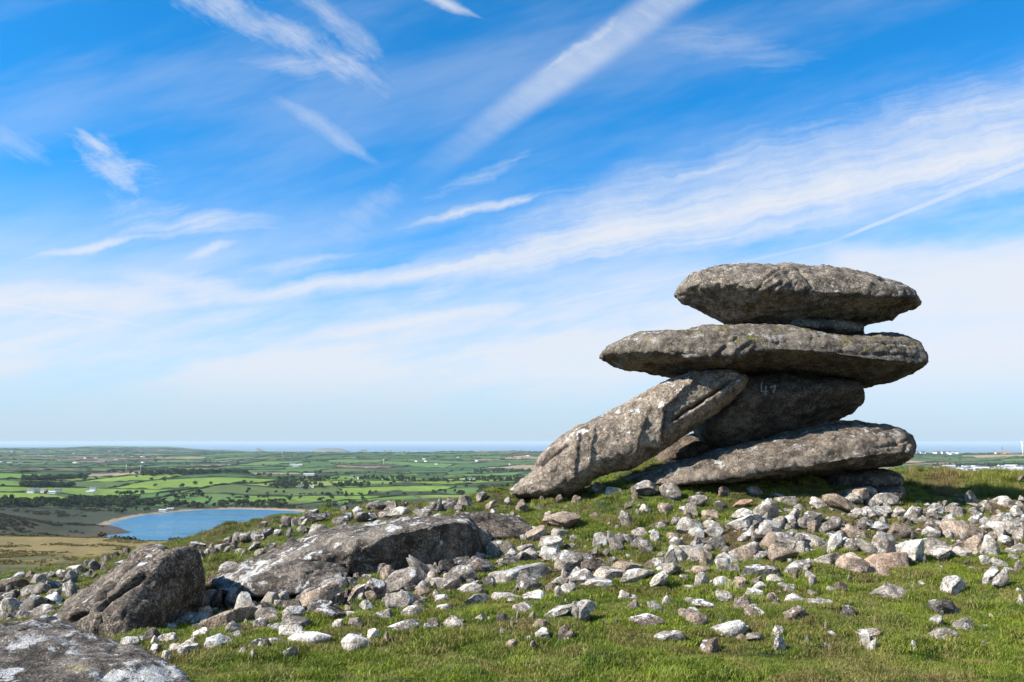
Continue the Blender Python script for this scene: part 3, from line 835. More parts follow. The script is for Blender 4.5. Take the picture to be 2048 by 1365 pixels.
# thin wedge between the two upper slabs
finish_rock('granite_block', [loft([(1080, 375), (1300, 388), (1500, 405), (1575, 442), (1590, 465), (1500, 478), (1300, 470), (1150, 450)], C1, S1, D0 - 0.15, 0.95, ridge=0.45, nu=3, nl=3)],
    g_stack, seed=2, big=0.02, label='thin flat granite wedge packed between the two upper slabs of the stack', category='rock', group='slabs of the balanced granite stack')
# second slab
second = finish_rock('granite_slab', [loft(
    [(85, 570), (130, 530), (190, 490), (280, 465), (400, 462), (480, 458), (540, 455), (620, 430), (750, 415), (900, 402), (1050, 412), (1150, 435), (1250, 465), (1400, 472), (1580, 455), (1700, 470), (1820, 505), (1920, 545), (1945, 580),
     (1940, 630), (1900, 665), (1800, 700), (1700, 735), (1610, 752), (1550, 745), (1450, 725), (1300, 705), (1100, 690), (900, 690), (700, 715), (590, 722), (500, 706), (430, 692), (350, 672), (270, 665), (200, 650), (150, 615), (100, 600)],
    C1, S1, D0 - 0.05, 1.75, axis=-0.06, ridge=lambda u: 0.34 - 0.06 * u, nu=3.0, nl=1.22, lean=0.16, taper=3.4)],
    g_moss, seed=3, big=0.045, layer=0.02, joint=-0.06,
    cuts=[(*C1, S1, [(715, 610), (760, 560), (830, 500)], 2.2, 0.045), (*C1, S1, [(825, 625), (870, 560), (905, 520)], 2.2, 0.045), (*C1, S1, [(1180, 590), (1000, 600), (900, 605)], 2.6, 0.04),
          (*C1, S1, [(95, 575), (160, 590), (220, 600)], 2.0, 0.03)],
    steps=[(*C1, S1, [(700, 625), (760, 545), (850, 480)], 16, 0.05), (*C1, S1, [(790, 630), (850, 560), (930, 500)], 14, 0.045), (*C1, S1, [(850, 635), (900, 575), (960, 520)], 20, 0.04)],
    label='second slab from the top of the stack, widest, pointed left end, yellow moss on top', category='rock', group='slabs of the balanced granite stack')
# slab that leans up to the left
lean_out = [(130, 985), (200, 935), (330, 845), (318, 805), (345, 762), (440, 660), (590, 550), (800, 455), (1000, 350), (1180, 260), (1300, 212), (1500, 150), (1650, 133), (1720, 148), (1755, 185), (1795, 175), (1815, 210),
            (1790, 260), (1700, 360), (1550, 480), (1400, 595), (1250, 695), (1100, 790), (1000, 850), (880, 868), (750, 905), (640, 985), (560, 1040), (350, 1050), (150, 1030)]
leaning = finish_rock('leaning_slab', [loft(lean_out, C2, S2, D0 - 0.75, 0.62, axis=0.60, ridge=lambda u: 0.36, nu=3.4, nl=1.5, lean=0.15, taper=6, cap=False)],
    g_warm, voxel=0.023, smooth=4, seed=4, big=0.022, med=0.014,
    cuts=[(*C2, S2, [(1290, 490), (1400, 420), (1520, 340), (1640, 260), (1760, 190)], 2.8, 0.24), (*C2, S2, [(1560, 300), (1650, 230), (1740, 175)], 2.2, 0.06),
          (*C2, S2, [(335, 830), (400, 775), (480, 720), (550, 655)], 3.0, 0.13),
          (*C2, S2, [(1205, 690), (1215, 560), (1235, 430), (1240, 400)], 1.8, 0.04)],
    steps=[(*C2, S2, [(600, 900), (620, 700), (640, 600)], 18, 0.045), (*C2, S2, [(710, 900), (720, 680), (740, 560)], 24, 0.05), (*C2, S2, [(1020, 760), (1050, 640), (1100, 500)], 26, 0.07),
           (*C2, S2, [(1190, 690), (1210, 560), (1235, 420)], 30, 0.085), (*C2, S2, [(1235, 420), (1300, 355), (1440, 240), (1480, 190)], 46, 0.10)],
    label='long granite slab leaning against the stack, deep crack near its upper end', category='rock', group='slabs of the balanced granite stack')
# block in the shade behind it
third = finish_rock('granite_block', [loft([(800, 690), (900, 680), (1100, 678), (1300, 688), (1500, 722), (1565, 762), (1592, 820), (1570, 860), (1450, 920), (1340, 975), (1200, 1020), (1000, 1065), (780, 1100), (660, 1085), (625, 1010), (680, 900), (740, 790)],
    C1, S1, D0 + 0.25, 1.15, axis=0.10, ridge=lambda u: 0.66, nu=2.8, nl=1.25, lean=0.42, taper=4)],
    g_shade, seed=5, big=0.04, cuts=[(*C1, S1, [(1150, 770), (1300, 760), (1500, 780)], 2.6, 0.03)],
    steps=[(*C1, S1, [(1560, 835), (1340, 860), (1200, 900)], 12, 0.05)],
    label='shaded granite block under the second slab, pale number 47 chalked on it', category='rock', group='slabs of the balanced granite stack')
# bottom slab
bottom = finish_rock('granite_slab', [loft([(200, 1272), (330, 1226), (480, 1188), (640, 1156), (720, 1116), (850, 1080), (1000, 1040), (1150, 990), (1250, 960), (1350, 942), (1500, 942), (1650, 960), (1800, 985), (1868, 1020), (1870, 1060), (1845, 1170), (1750, 1192),
     (1600, 1208), (1450, 1232), (1300, 1258), (1100, 1275), (900, 1275), (700, 1295), (500, 1318), (300, 1325)], C1, S1, D0 - 0.1, 1.75, axis=0.12, ridge=lambda u: 0.34, nu=2.5, nl=1.6, lean=0.2, taper=5, skew=0.3)],
    g_warm, seed=6, big=0.045, layer=0.02, joint=0.14,
    cuts=[(*C1, S1, [(690, 1150), (780, 1160), (850, 1165), (960, 1145), (1050, 1138)], 2.6, 0.10), (*C1, S1, [(800, 1130), (900, 1125), (1000, 1140)], 1.8, 0.05), (*C1, S1, [(1845, 1030), (1835, 1100), (1815, 1170)], 2.2, 0.03)],
    steps=[(*C1, S1, [(1180, 1180), (1050, 1150), (900, 1140)], 18, 0.05), (*C1, S1, [(480, 1260), (600, 1230), (700, 1200)], 16, 0.05)],
    label='lowest big slab of the stack, rising to the right out of the turf', category='rock', group='slabs of the balanced granite stack')
finish_rock('granite_slab', [loft([(1330, 1238), (1500, 1222), (1690, 1222), (1780, 1250), (1805, 1280), (1795, 1308), (1700, 1322), (1500, 1332), (1350, 1318)], C1, S1, D0 - 0.1, 1.3, ridge=0.5, nu=3, nl=3, taper=5)],
    g_stack, seed=7, big=0.03, label='low rounded slab in shade under the right end of the lowest big slab', category='rock', group='slabs of the balanced granite stack')
finish_rock('granite_slab', [loft([(1480, 1338), (1600, 1312), (1790, 1310), (1806, 1345), (1806, 1400), (1600, 1410), (1450, 1390)], C1, S1, D0 - 0.6, 1.1, ridge=0.5, nu=3, nl=3, taper=5)],
    g_stack, seed=8, big=0.03, label='grey foot slab at the very bottom of the stack, beneath the shaded low slab', category='rock', group='slabs of the balanced granite stack')
finish_rock('granite_slab', [loft([(400, 1150), (470, 1085), (560, 1035), (660, 1015), (800, 1050), (790, 1130), (640, 1195), (460, 1235), (400, 1210)], C1, S1, D0 + 0.75, 0.6, ridge=0.6, nl=1.6)],  # added block that fills the gap, coloured dark in place of shade
    g_shade, voxel=0.03, seed=9, big=0.02, label='added dark filler block standing in for shade between leaning slab and lowest slab', category='rock', group='slabs of the balanced granite stack')

# left boulder, split by long cracks
lb = finish_rock('split_boulder', [hull([
    (239, 1290, 7.8), (190, 1277, 7.9), (192, 1215, 7.95), (251, 1165, 8.1), (303, 1130, 8.3), (355, 1102, 8.5), (380, 1095, 8.7), (397, 1105, 8.75), (407, 1150, 8.8), (414, 1200, 9.0), (411, 1222, 9.0), (330, 1262, 8.4),
    (84, 1246, 8.9), (130, 1215, 9.4), (210, 1147, 9.8), (262, 1112, 10.0), (395, 1112, 9.8), (413, 1215, 10.2), (250, 1215, 10.4)]),
    hull([(225, 1155, 9.0), (262, 1108, 9.3), (283, 1090, 9.4), (303, 1085, 9.4), (330, 1088, 9.3), (342, 1100, 9.3), (270, 1150, 8.9), (290, 1180, 10.0), (340, 1140, 10.0), (262, 1106, 9.9), (320, 1090, 9.9)])],
    g_left, voxel=0.026, smooth=2, seed=11, big=0.03, med=0.018,
    cuts=[(0, 1000, 3.303, [(440, 820), (560, 735), (690, 620), (760, 540), (850, 455), (960, 395), (1100, 345)], 4.5, 0.20), (0, 1000, 3.303, [(640, 740), (720, 650), (880, 560), (960, 500)], 4.0, 0.10), (0, 1000, 3.303, [(700, 480), (820, 400), (930, 345)], 3.5, 0.09)],
    steps=[(0, 1000, 3.303, [(640, 900), (660, 700), (720, 640)], 20, 0.05)],
    label='tall split boulder with long diagonal cracks and a dark right face', category='boulder')
# pale slab in the bottom left corner
cs = finish_rock('lichened_slab', [hull([
    (-260, 1256, 6.5), (0, 1241, 6.5), (60, 1243, 6.45), (130, 1253, 6.35), (212, 1281, 6.15), (250, 1303, 6.0), (290, 1316, 5.8), (345, 1335, 5.5), (388, 1366, 5.2), (398, 1410, 5.0), (380, 1470, 4.7),
    (150, 1330, 5.3), (0, 1320, 5.1), (200, 1360, 4.85), (-100, 1330, 5.0), (0, 1560, 4.1), (-300, 1540, 4.1), (-300, 1340, 5.5), (-200, 1340, 6.9), (0, 1330, 6.9), (230, 1345, 6.5)])],
    g_slab, voxel=0.022, smooth=6, seed=13, big=0.05, med=0.02, layer=0.015,
    cuts=[(0, 1000, 3.303, [(60, 840), (300, 850), (560, 880)], 2.6, 0.03), (0, 1000, 3.303, [(600, 1000), (850, 1020), (1000, 1060)], 2.8, 0.03)],
    label='broad flat slab blotched with white lichen in the near corner', category='boulder')
# long boulder in the middle
mb = finish_rock('long_boulder', [hull([
    (713, 1101, 9.9), (772, 1068, 10.0), (820, 1055, 10.05), (893, 1041, 10.4), (935, 1040, 10.7), (952, 1056, 10.8), (708, 1148, 9.95), (787, 1152, 10.1), (893, 1152, 10.45), (957, 1148, 10.8),
    (560, 1135, 9.95), (450, 1172, 9.95), (413, 1162, 10.4), (560, 1094, 11.0), (590, 1076, 11.3), (640, 1058, 11.6), (711, 1045, 11.9), (802, 1034, 12.0), (880, 1030, 12.0), (940, 1036, 11.8), (425, 1165, 11.0), (960, 1110, 12.2), (960, 1060, 11.6)])],
    g_dark, voxel=0.03, smooth=4, seed=15, big=0.05, med=0.020, joint=0.05,
    cuts=[(560, 980, 3.303, [(500, 430), (520, 360), (640, 315)], 3.0, 0.04), (560, 980, 3.303, [(850, 235), (1000, 215), (1150, 185)], 2.0, 0.02)],
    steps=[(560, 980, 3.303, [(470, 520), (490, 420), (530, 350)], 20, 0.04)],
    label='long dark boulder with a pale lichened top and shadowed front', category='boulder')
lob = finish_rock('low_boulder', [hull([
    (418, 1156, 9.8), (480, 1147, 9.6), (560, 1124, 9.5), (600, 1118, 9.5), (650, 1117, 9.6), (690, 1127, 9.7), (703, 1142, 9.6), (697, 1162, 9.35), (640, 1184, 9.25), (560, 1196, 9.1), (480, 1198, 9.1), (428, 1188, 9.3),
    (560, 1140, 10.5), (690, 1150, 10.4), (440, 1170, 10.4), (600, 1135, 9.35), (500, 1160, 9.2)])],
    g_slab, voxel=0.026, smooth=5, seed=16, big=0.04, med=0.02,
    label='low rounded boulder lying against the left foot of the long dark boulder', category='boulder')
rs_ = finish_rock('low_boulder', [hull([
    (905, 1030, 12.1), (920, 1023, 12.3), (984, 1024, 12.5), (1032, 1031, 12.5), (1057, 1044, 12.3), (1073, 1057, 12.1), (1062, 1074, 11.8), (1014, 1080, 11.7), (955, 1080, 11.7), (925, 1050, 12.0), (920, 1040, 13.4), (1050, 1055, 13.3), (985, 1030, 13.3)])],
    g_left, voxel=0.028, smooth=6, seed=17, big=0.03,
    label='brownish low boulder just behind the right end of the long dark boulder', category='boulder')
m_pink = granite('pink_granite', (0.40, 0.27, 0.19), (0.62, 0.45, 0.33), (0.80, 0.67, 0.54), lichen=0.10, lich_scale=3.4)
pk = finish_rock('pink_block', [hull([
    (1712, 1124, 9.85), (1745, 1112, 9.9), (1792, 1104, 10.0), (1815, 1106, 10.1), (1819, 1138, 9.9), (1815, 1158, 9.75), (1790, 1164, 9.55), (1755, 1160, 9.5), (1722, 1140, 9.6), (1740, 1120, 10.5), (1810, 1115, 10.6), (1760, 1160, 10.3)])],
    m_pink, voxel=0.02, smooth=4, seed=18, big=0.02, med=0.014, fine=0.005,
    label='big angular pinkish granite block, largest of the scattered stones on the right', category='boulder')

# the chalked number
def chalk(rock, strokes, mat, w=0.014):
    V_, F_ = [], []
    dg = bpy.context.evaluated_depsgraph_get(); bv = BVHTree.FromObject(rock, dg)
    org = Vector((0, 0, CAMZ)) - rock.location
    for s in strokes:
        s = [(C1[0] + a / S1, C1[1] + b / S1) for a, b in s]
        dense = []
        for (a, b) in zip(s[:-1], s[1:]):
            for k in range(6): dense.append((a[0] + (b[0] - a[0]) * k / 6, a[1] + (b[1] - a[1]) * k / 6))
        dense.append(s[-1])
        prev = None
        for i, (qx, qy) in enumerate(dense):
            d = Vector(ray(qx, qy)).normalized(); hit, nrm, _, _ = bv.ray_cast(org, d)
            if hit is None: prev = None; continue
            a = dense[max(0, i - 1)]; b = dense[min(len(dense) - 1, i + 1)]
            dirv = Vector((b[0] - a[0], 0, -(b[1] - a[1]))).normalized(); sd_ = dirv.cross(nrm).normalized() * (w * rnd.uniform(0.7, 1.1))
            c = hit + nrm * 0.012; n = len(V_)
            V_ += [c - sd_, c + nrm * 0.003, c + sd_]
            if prev is not None: F_ += [(prev, prev + 1, n + 1, n), (prev + 1, prev + 2, n + 2, n + 1)]
            prev = n
    return link('chalk_number', mesh_from('chalk_number', [tuple(v) for v in V_], F_, [mat]), rock)
m_chalk = flat_mat('chalk', (0.30, 0.285, 0.26), 0.95, 0.3, 30)
chalk(third, [[(1008, 722), (1003, 745), (1002, 778), (1018, 782), (1042, 776)], [(1030, 745), (1027, 775), (1026, 800)], [(1050, 754), (1066, 751), (1086, 743)], [(1086, 743), (1078, 762), (1071, 786)]], m_chalk)
# ------------------------------------------------------------------ the scattered stones: x0,x1,y0,y1,tone[,tilt] in three enlarged views of the photograph
S_A = """860,1050,395,600,G,-50;745,925,480,670,G,20;665,745,515,610,P;1000,1050,470,540,P;1055,1160,470,560,D;1160,1290,460,550,D;1095,1290,530,610,G,8;1300,1390,265,370,G;1365,1480,350,450,G;1450,1545,335,440,G;1495,1570,408,470,W;
1590,1715,390,460,G;1600,1750,245,350,P,25;1740,1995,205,270,P;1720,1895,305,400,W;1715,1860,405,470,W;1800,1990,440,570,G;1395,1770,460,600,W;1500,1780,545,685,D;1790,1905,515,640,G,30;1905,2045,530,640,W;1320,1420,560,640,G;
945,1190,605,670,G;1130,1375,620,690,W;870,1000,660,725,P;1000,1060,675,725,W;660,890,670,790,G;455,550,610,735,B,50;545,690,605,720,B;120,405,615,780,P,15;410,500,600,670,G;320,430,695,765,D;415,475,680,755,D;160,340,730,810,D;
210,430,770,850,B;415,475,762,805,P;400,540,808,850,W;515,620,745,805,W;25,125,740,790,P;0,155,803,880,W;0,180,890,970,W;0,330,935,1020,W,10;345,425,862,910,W;435,550,855,920,G;380,615,1020,1085,W;560,655,945,990,W;
495,560,990,1010,W;680,735,985,1012,P;720,950,838,938,D,12;945,1000,878,930,W;1050,1225,810,915,T;800,965,785,850,W;840,985,740,800,G;675,765,835,860,W;590,750,780,840,G,15;1005,1165,757,808,W;1195,1385,700,765,W;1020,1115,697,745,W,15;
1275,1380,815,865,G;1415,1505,810,880,D;1395,1590,670,720,W;1590,1790,672,755,W;1530,1690,755,820,G;1750,1825,640,680,P;1805,1865,650,720,G;1735,1940,765,855,W,20;1660,1760,835,912,P,25;1910,2048,795,870,W;1630,1700,835,870,W;
1549,1590,828,860,W;1515,1545,875,912,W;1440,1500,935,958,W;1680,1795,940,1000,W;1835,1945,932,1000,B;1480,1590,1010,1045,P;1640,1710,1035,1060,P;0,115,1085,1115,W;1310,1360,670,692,W;5,80,185,240,D;80,130,200,240,W;
160,260,135,190,D;345,450,185,235,G;195,280,220,250,W;480,550,125,180,W;385,480,150,205,D;540,640,160,200,D;650,770,150,190,G;720,845,125,180,W;580,700,90,130,D;680,760,95,130,G;800,845,75,110,D;965,1030,65,140,G,35;1015,1085,58,145,T;
1090,1190,70,130,D;1170,1270,45,120,G;1285,1370,50,90,G;1345,1440,80,130,P,25;1480,1540,65,100,W;1555,1640,70,145,P;1700,1760,65,95,P;1735,1815,150,210,G;1655,1750,110,135,G;1820,1885,68,100,P;1920,1985,45,90,P;560,640,95,130,G;
280,312,150,190,D;870,940,140,165,W;1785,1905,262,305,G;300,345,150,185,G;1100,1150,95,140,G;880,930,100,135,D;400,470,110,145,G;100,170,250,275,G;1520,1560,150,175,W"""
S_B = """200,305,20,80,G;290,415,60,95,W;470,650,50,130,G;655,800,45,145,G;1040,1130,68,118,B;840,975,135,200,G;885,960,90,132,G;1230,1345,90,112,W;1395,1500,88,115,W,-15;520,600,160,215,W;465,525,115,145,P;455,495,150,170,W;
410,480,180,220,P,25;630,745,180,215,P;660,705,210,232,W;735,765,165,177,W;780,815,180,200,W;385,475,260,325,W;185,260,232,255,P;1015,1115,165,205,D;1130,1265,125,200,O,20;945,1055,212,260,P;1140,1255,192,265,W,20;1290,1440,150,280,G;
1400,1570,125,165,G;1515,1590,185,270,G;1565,1740,195,295,W,12;1650,1770,140,190,W;1770,1960,115,240,P,-28;1930,2040,180,240,W,-15;1830,1980,70,100,P;1900,2048,90,160,P;1955,2048,255,330,D;1880,2040,295,390,W,-28;1690,1850,260,370,G,25;
580,720,285,320,B,12;730,800,275,315,G;765,940,262,362,W;1030,1090,290,345,T;1085,1330,265,340,W,12;1230,1305,318,368,T;945,1075,335,380,W;1310,1465,330,420,W;1390,1500,285,340,G;1515,1610,350,460,G,40;1580,1755,375,440,G;
310,400,345,445,G,-55;450,540,360,445,D,-50;480,580,335,380,G;600,675,352,415,W;705,790,355,390,P;230,290,432,465,G;505,610,432,515,G;830,980,395,455,D,12;985,1045,410,460,G;1130,1310,400,510,W,25;1170,1350,440,550,G,22;
1345,1550,430,575,P,15;695,835,455,560,W;780,1000,450,530,G;915,1010,485,575,P;555,690,490,590,B,25;1010,1140,490,610,W;140,325,542,625,B;330,555,530,610,P;860,1015,570,635,P;1110,1190,560,610,G;1240,1340,500,550,W;
1185,1465,550,660,D;1505,1680,495,600,W,22;1675,1870,495,570,G;1830,2048,515,620,P;1760,1870,355,490,W,60;1840,1985,405,480,W;50,250,598,705,W;0,55,580,705,G;225,450,612,670,G;395,620,595,700,W,12;620,800,565,640,G,10;
600,735,610,720,W,38;870,985,615,720,W;985,1180,610,745,W;1145,1250,655,735,P;1255,1350,660,700,B;1270,1370,690,740,W;1220,1350,725,770,W;1355,1485,600,680,T;1530,1580,610,680,B;1480,1530,610,635,W;1625,1710,610,720,W,60;
0,130,710,770,W,10;130,370,690,712,W;380,480,740,795,W;0,215,795,865,W,12;60,240,860,945,W,8;445,535,797,862,G;565,700,780,880,W,-38;670,750,797,835,W;805,1020,808,868,B;1015,1145,750,830,W,-20;1130,1260,757,850,B;
1210,1380,842,915,B;1360,1435,760,800,W;1380,1460,803,832,B;1465,1550,722,757,W;1480,1640,768,810,W;1625,1800,762,822,W,8;1480,1635,865,940,B;1735,1830,715,735,W;445,700,915,975,B;780,975,930,970,P;600,825,988,1080,G,15;
935,1235,900,1035,W,22;918,1060,1065,1160,B;1395,1485,1020,1070,W;1405,1500,1080,1145,W;1610,1645,1060,1090,W;1765,1800,1125,1145,W;0,115,1000,1060,P;1740,1780,955,995,P;1890,1925,660,682,W;1760,1830,330,370,G;1590,1650,590,625,W;820,880,590,640,G;1400,1450,415,440,P;1720,1780,440,480,G"""
S_C = """310,450,690,760,P,10;455,710,805,925,T;855,1000,795,895,W;790,965,920,1005,D;412,570,1055,1140,B,10;455,525,1125,1210,W,60;700,745,1178,1205,W;1140,1270,780,878,W;1085,1205,750,835,W,30;1130,1240,675,745,W,-32;1215,1290,725,772,G,-25;
1270,1319,680,765,G;1290,1330,925,950,W;420,530,590,690,G,-30;480,650,560,680,G;565,790,625,715,W;690,905,580,665,G;700,770,605,640,W;770,940,620,700,G,15;905,1010,598,640,B;910,1040,640,690,W;1010,1110,565,680,P,18;
1095,1180,575,680,W;875,1060,515,585,P;765,880,550,590,W;1120,1240,515,570,W;1145,1230,555,605,W;1205,1335,520,590,W;595,700,525,600,P;590,670,500,530,W;420,520,480,545,D;350,475,510,590,P,-20;680,780,430,510,W;
600,680,408,475,T;495,580,425,475,W;780,850,455,490,G;805,885,428,455,W,10;785,835,495,535,P;885,955,485,500,W;1020,1115,455,515,D;1165,1250,470,515,W;1250,1330,440,495,W;1262,1330,412,460,W;1065,1120,435,455,G;
985,1072,330,405,G;1160,1250,370,415,W;1275,1330,388,415,W;1065,1112,345,365,P;1130,1190,282,302,W,-20;1280,1319,258,295,P,35;720,765,390,405,P;310,430,328,352,P;390,520,345,400,G;505,645,363,425,W;920,962,420,440,W;
1080,1140,698,735,W;1225,1262,235,262,D;1000,1100,245,258,P;850,880,405,425,G;1130,1165,425,450,G;950,1010,455,485,G;1255,1300,590,640,P;740,790,680,715,W;330,420,600,650,G;540,590,490,520,G;900,940,560,590,W"""
S_D = """200,315,495,565,G;310,370,485,530,D;370,465,490,535,D;65,120,525,555,G;-10,110,540,592,D;550,620,470,510,W;470,530,465,510,G;670,745,385,415,G;655,710,430,465,W;545,600,415,440,W;745,800,350,380,D;810,880,320,355,D;1240,1365,280,330,D;
440,540,440,470,W;520,555,495,530,G,40;-10,120,680,765,W;190,300,615,680,G;150,290,680,780,D;290,410,640,700,W;205,380,700,785,G,10;310,410,595,640,G;410,500,580,610,D;790,945,895,1000,W;915,1070,855,950,D;985,1060,915,962,G;
1040,1185,870,950,W,12;1180,1330,755,840,G,15;1320,1410,730,790,G;1370,1690,712,835,P,3;1265,1420,825,905,W;1485,1650,605,710,G;1375,1460,590,730,D,80;1405,1530,515,640,D;1735,1845,620,700,G;1205,1320,925,975,W;1110,1215,945,1010,G;
1160,1325,990,1035,W,6;1355,1530,908,980,W;980,1080,975,1025,B;1560,1640,978,1020,W;1640,1705,1035,1060,W;1480,1600,885,925,W;1490,1600,820,880,G;1630,1700,700,740,W;1690,1760,735,775,W;1770,1860,800,870,W,15;1650,1800,915,980,D,12;
1680,1790,790,850,D;1810,1880,660,720,G;1050,1130,1035,1075,W;1855,1930,120,185,D;1920,1980,130,185,W;1700,1760,155,200,W,30;1800,1880,210,250,W;1890,1945,215,255,D;1530,1600,245,300,G;1595,1650,240,280,G;1420,1500,270,330,W,15;
1475,1545,255,300,G;1640,1715,280,345,D,35;1690,1760,310,365,G,20;1590,1650,325,375,W;1380,1425,300,330,G;1480,1520,300,350,G,60;1750,1840,290,330,D;1525,1570,270,322,D;1650,1705,230,272,W;60,150,740,795,G;150,190,605,640,G;
1310,1370,640,690,B;1100,1180,830,870,G;-10,60,755,800,G;20,90,610,650,G;330,400,540,570,W;600,650,500,530,G;240,300,570,600,D;1560,1620,745,800,G"""
VIEWS = [(S_A, 560, 980, 3.303), (S_B, 1120, 960, 3.303), (S_C, 1560, 860, 2.703), (S_D, 0, 1000, 3.303)]
stones = []
for txt, ox, oy, sc in VIEWS:
    for s in txt.replace('\n', '').split(';'):
        q = s.split(',')
        x0, x1, y0, y1 = (float(v) for v in q[:4])
        stones.append(dict(x=ox + (x0 + x1) / 2 / sc, y0=oy + y0 / sc, y1=oy + y1 / sc, w=(x1 - x0) / sc, h=(y1 - y0) / sc, tone=q[4], tilt=float(q[5]) if len(q) > 5 else None))

def ground_hit(px, py, dmin=3.5, dmax=30.0, n=700):
    ds = np.geomspace(dmin, dmax, n)
    P = at(np.asarray(px)[:, None], np.asarray(py)[:, None], ds[None, :])
    Hh = height(P[..., 0].ravel(), P[..., 1].ravel(), True).reshape(P.shape[:2])
    below = P[..., 2] < Hh
    k = np.where(below.any(1), below.argmax(1), -1)
    return np.where(k >= 0, ds[k], np.nan)
D_ = ground_hit([s['x'] for s in stones], [s['y1'] for s in stones])
for s, d in zip(stones, D_): s['d'] = float(d) if not math.isnan(d) else None
_crest = [s for s in stones if s['d'] is None]
for s in _crest:      # feet hidden by the brow: set down where the ground last shows in that direction
    for k in range(1, 40):
        dd = ground_hit([s['x']], [s['y1'] + k])[0]
        if not math.isnan(dd): s['d'] = float(dd); break
stones = [s for s in stones if s['d']]

def stone_mesh(seed, kind):
    rg = np.random.default_rng(seed)
    bm = bmesh.new(); bmesh.ops.create_icosphere(bm, subdivisions=4, radius=1.0)
    V = np.array([v.co[:] for v in bm.verts]); F = np.array([[v.index for v in f.verts] for f in bm.faces]); bm.free()
    ncut = {'block': 11, 'round': 7, 'flat': 9, 'peak': 9}[kind]
    for i in range(ncut + 3):
        n = rg.normal(size=3); n[2] *= 0.7; n /= np.linalg.norm(n)
        if kind == 'flat' and i == 0: n = np.array([rg.normal() * 0.15, rg.normal() * 0.15, 1.0]); n /= np.linalg.norm(n)
        c = rg.uniform(0.48, 0.82) if i else rg.uniform(0.5, 0.7)
        d = V @ n - c; V = V - np.where(d > 0, d * (0.98 if kind != 'round' else 0.86), 0)[:, None] * n
    if kind == 'peak':
        for sx in (-1, 1):
            n = np.array([sx * 0.72, rg.normal() * 0.25, 0.62]); n /= np.linalg.norm(n); d = V @ n - 0.48; V = V - np.where(d > 0, d * 0.93, 0)[:, None] * n
        n = np.array([0.1, -0.75, 0.6]); n /= np.linalg.norm(n); d = V @ n - 0.45; V = V - np.where(d > 0, d * 0.9, 0)[:, None] * n
    N = V / np.linalg.norm(V, axis=1)[:, None]
    V = V + N * (fbm(V, 1.3, 3, 0.5, seed)[:, None] * 0.07 + fbm(V, 4.5, 3, 0.55, seed + 4)[:, None] * 0.035)
    rdg = 1 - np.abs(fbm(V, 1.8, 2, 0.5, seed + 2)) * 3.0
    V = V - N * (np.clip(rdg - 0.6, 0, 1) * 0.10)[:, None]
    V /= np.abs(V).max(0)
    return V, F
KINDS = ['block'] * 7 + ['round'] * 7 + ['flat'] * 6 + ['peak'] * 4
SHAPES = [(k, *stone_mesh(100 + i, k)) for i, k in enumerate(KINDS)]
TONE = {
 'W': granite('white_lichened_stone', (0.337, 0.301, 0.260), (0.645, 0.589, 0.519), (0.900, 0.869, 0.785), lichen=0.62, lich_scale=6.5, up_bias=0.8, lich_col=(0.900, 0.900, 0.900), grain=1.2),
 'G': granite('grey_stone', (0.238, 0.210, 0.183), (0.463, 0.414, 0.358), (0.758, 0.688, 0.604), lichen=0.34, lich_scale=7.0, up_bias=0.8, lich_col=(0.900, 0.900, 0.900), grain=1.2),
 'D': granite('dark_stone', (0.098, 0.087, 0.078), (0.204, 0.183, 0.166), (0.435, 0.400, 0.365), lichen=0.34, lich_scale=7.0, up_bias=1.1, lich_col=(0.900, 0.900, 0.898), grain=1.2),
 'P': granite('pinkish_stone', (0.281, 0.217, 0.168), (0.491, 0.386, 0.301), (0.701, 0.589, 0.484), lichen=0.22, lich_scale=7.0, up_bias=0.6, lich_col=(0.900, 0.900, 0.900), grain=1.2),
 'O': granite('orange_stone', (0.365, 0.210, 0.120), (0.589, 0.351, 0.210), (0.729, 0.534, 0.378), lichen=0.25, lich_scale=7.0, grain=1.2),
 'B': granite('brown_stone', (0.154, 0.116, 0.093), (0.301, 0.231, 0.185), (0.589, 0.512, 0.448), lichen=0.50, lich_scale=6.5, up_bias=0.8, lich_col=(0.900, 0.900, 0.900), grain=1.2)}
TONE['T'] = TONE['G']
_cache = {}
def shape_mesh(i, tone):
    if (i, tone) not in _cache:
        k, V, F = SHAPES[i]; _cache[(i, tone)] = mesh_from('stone', V, F, [TONE[tone]])
    return _cache[(i, tone)]
_P = at([s['x'] for s in stones], [s['y1'] for s in stones], np.array([s['d'] for s in stones])); _M = scree_mask(_P[:, 0], _P[:, 1])
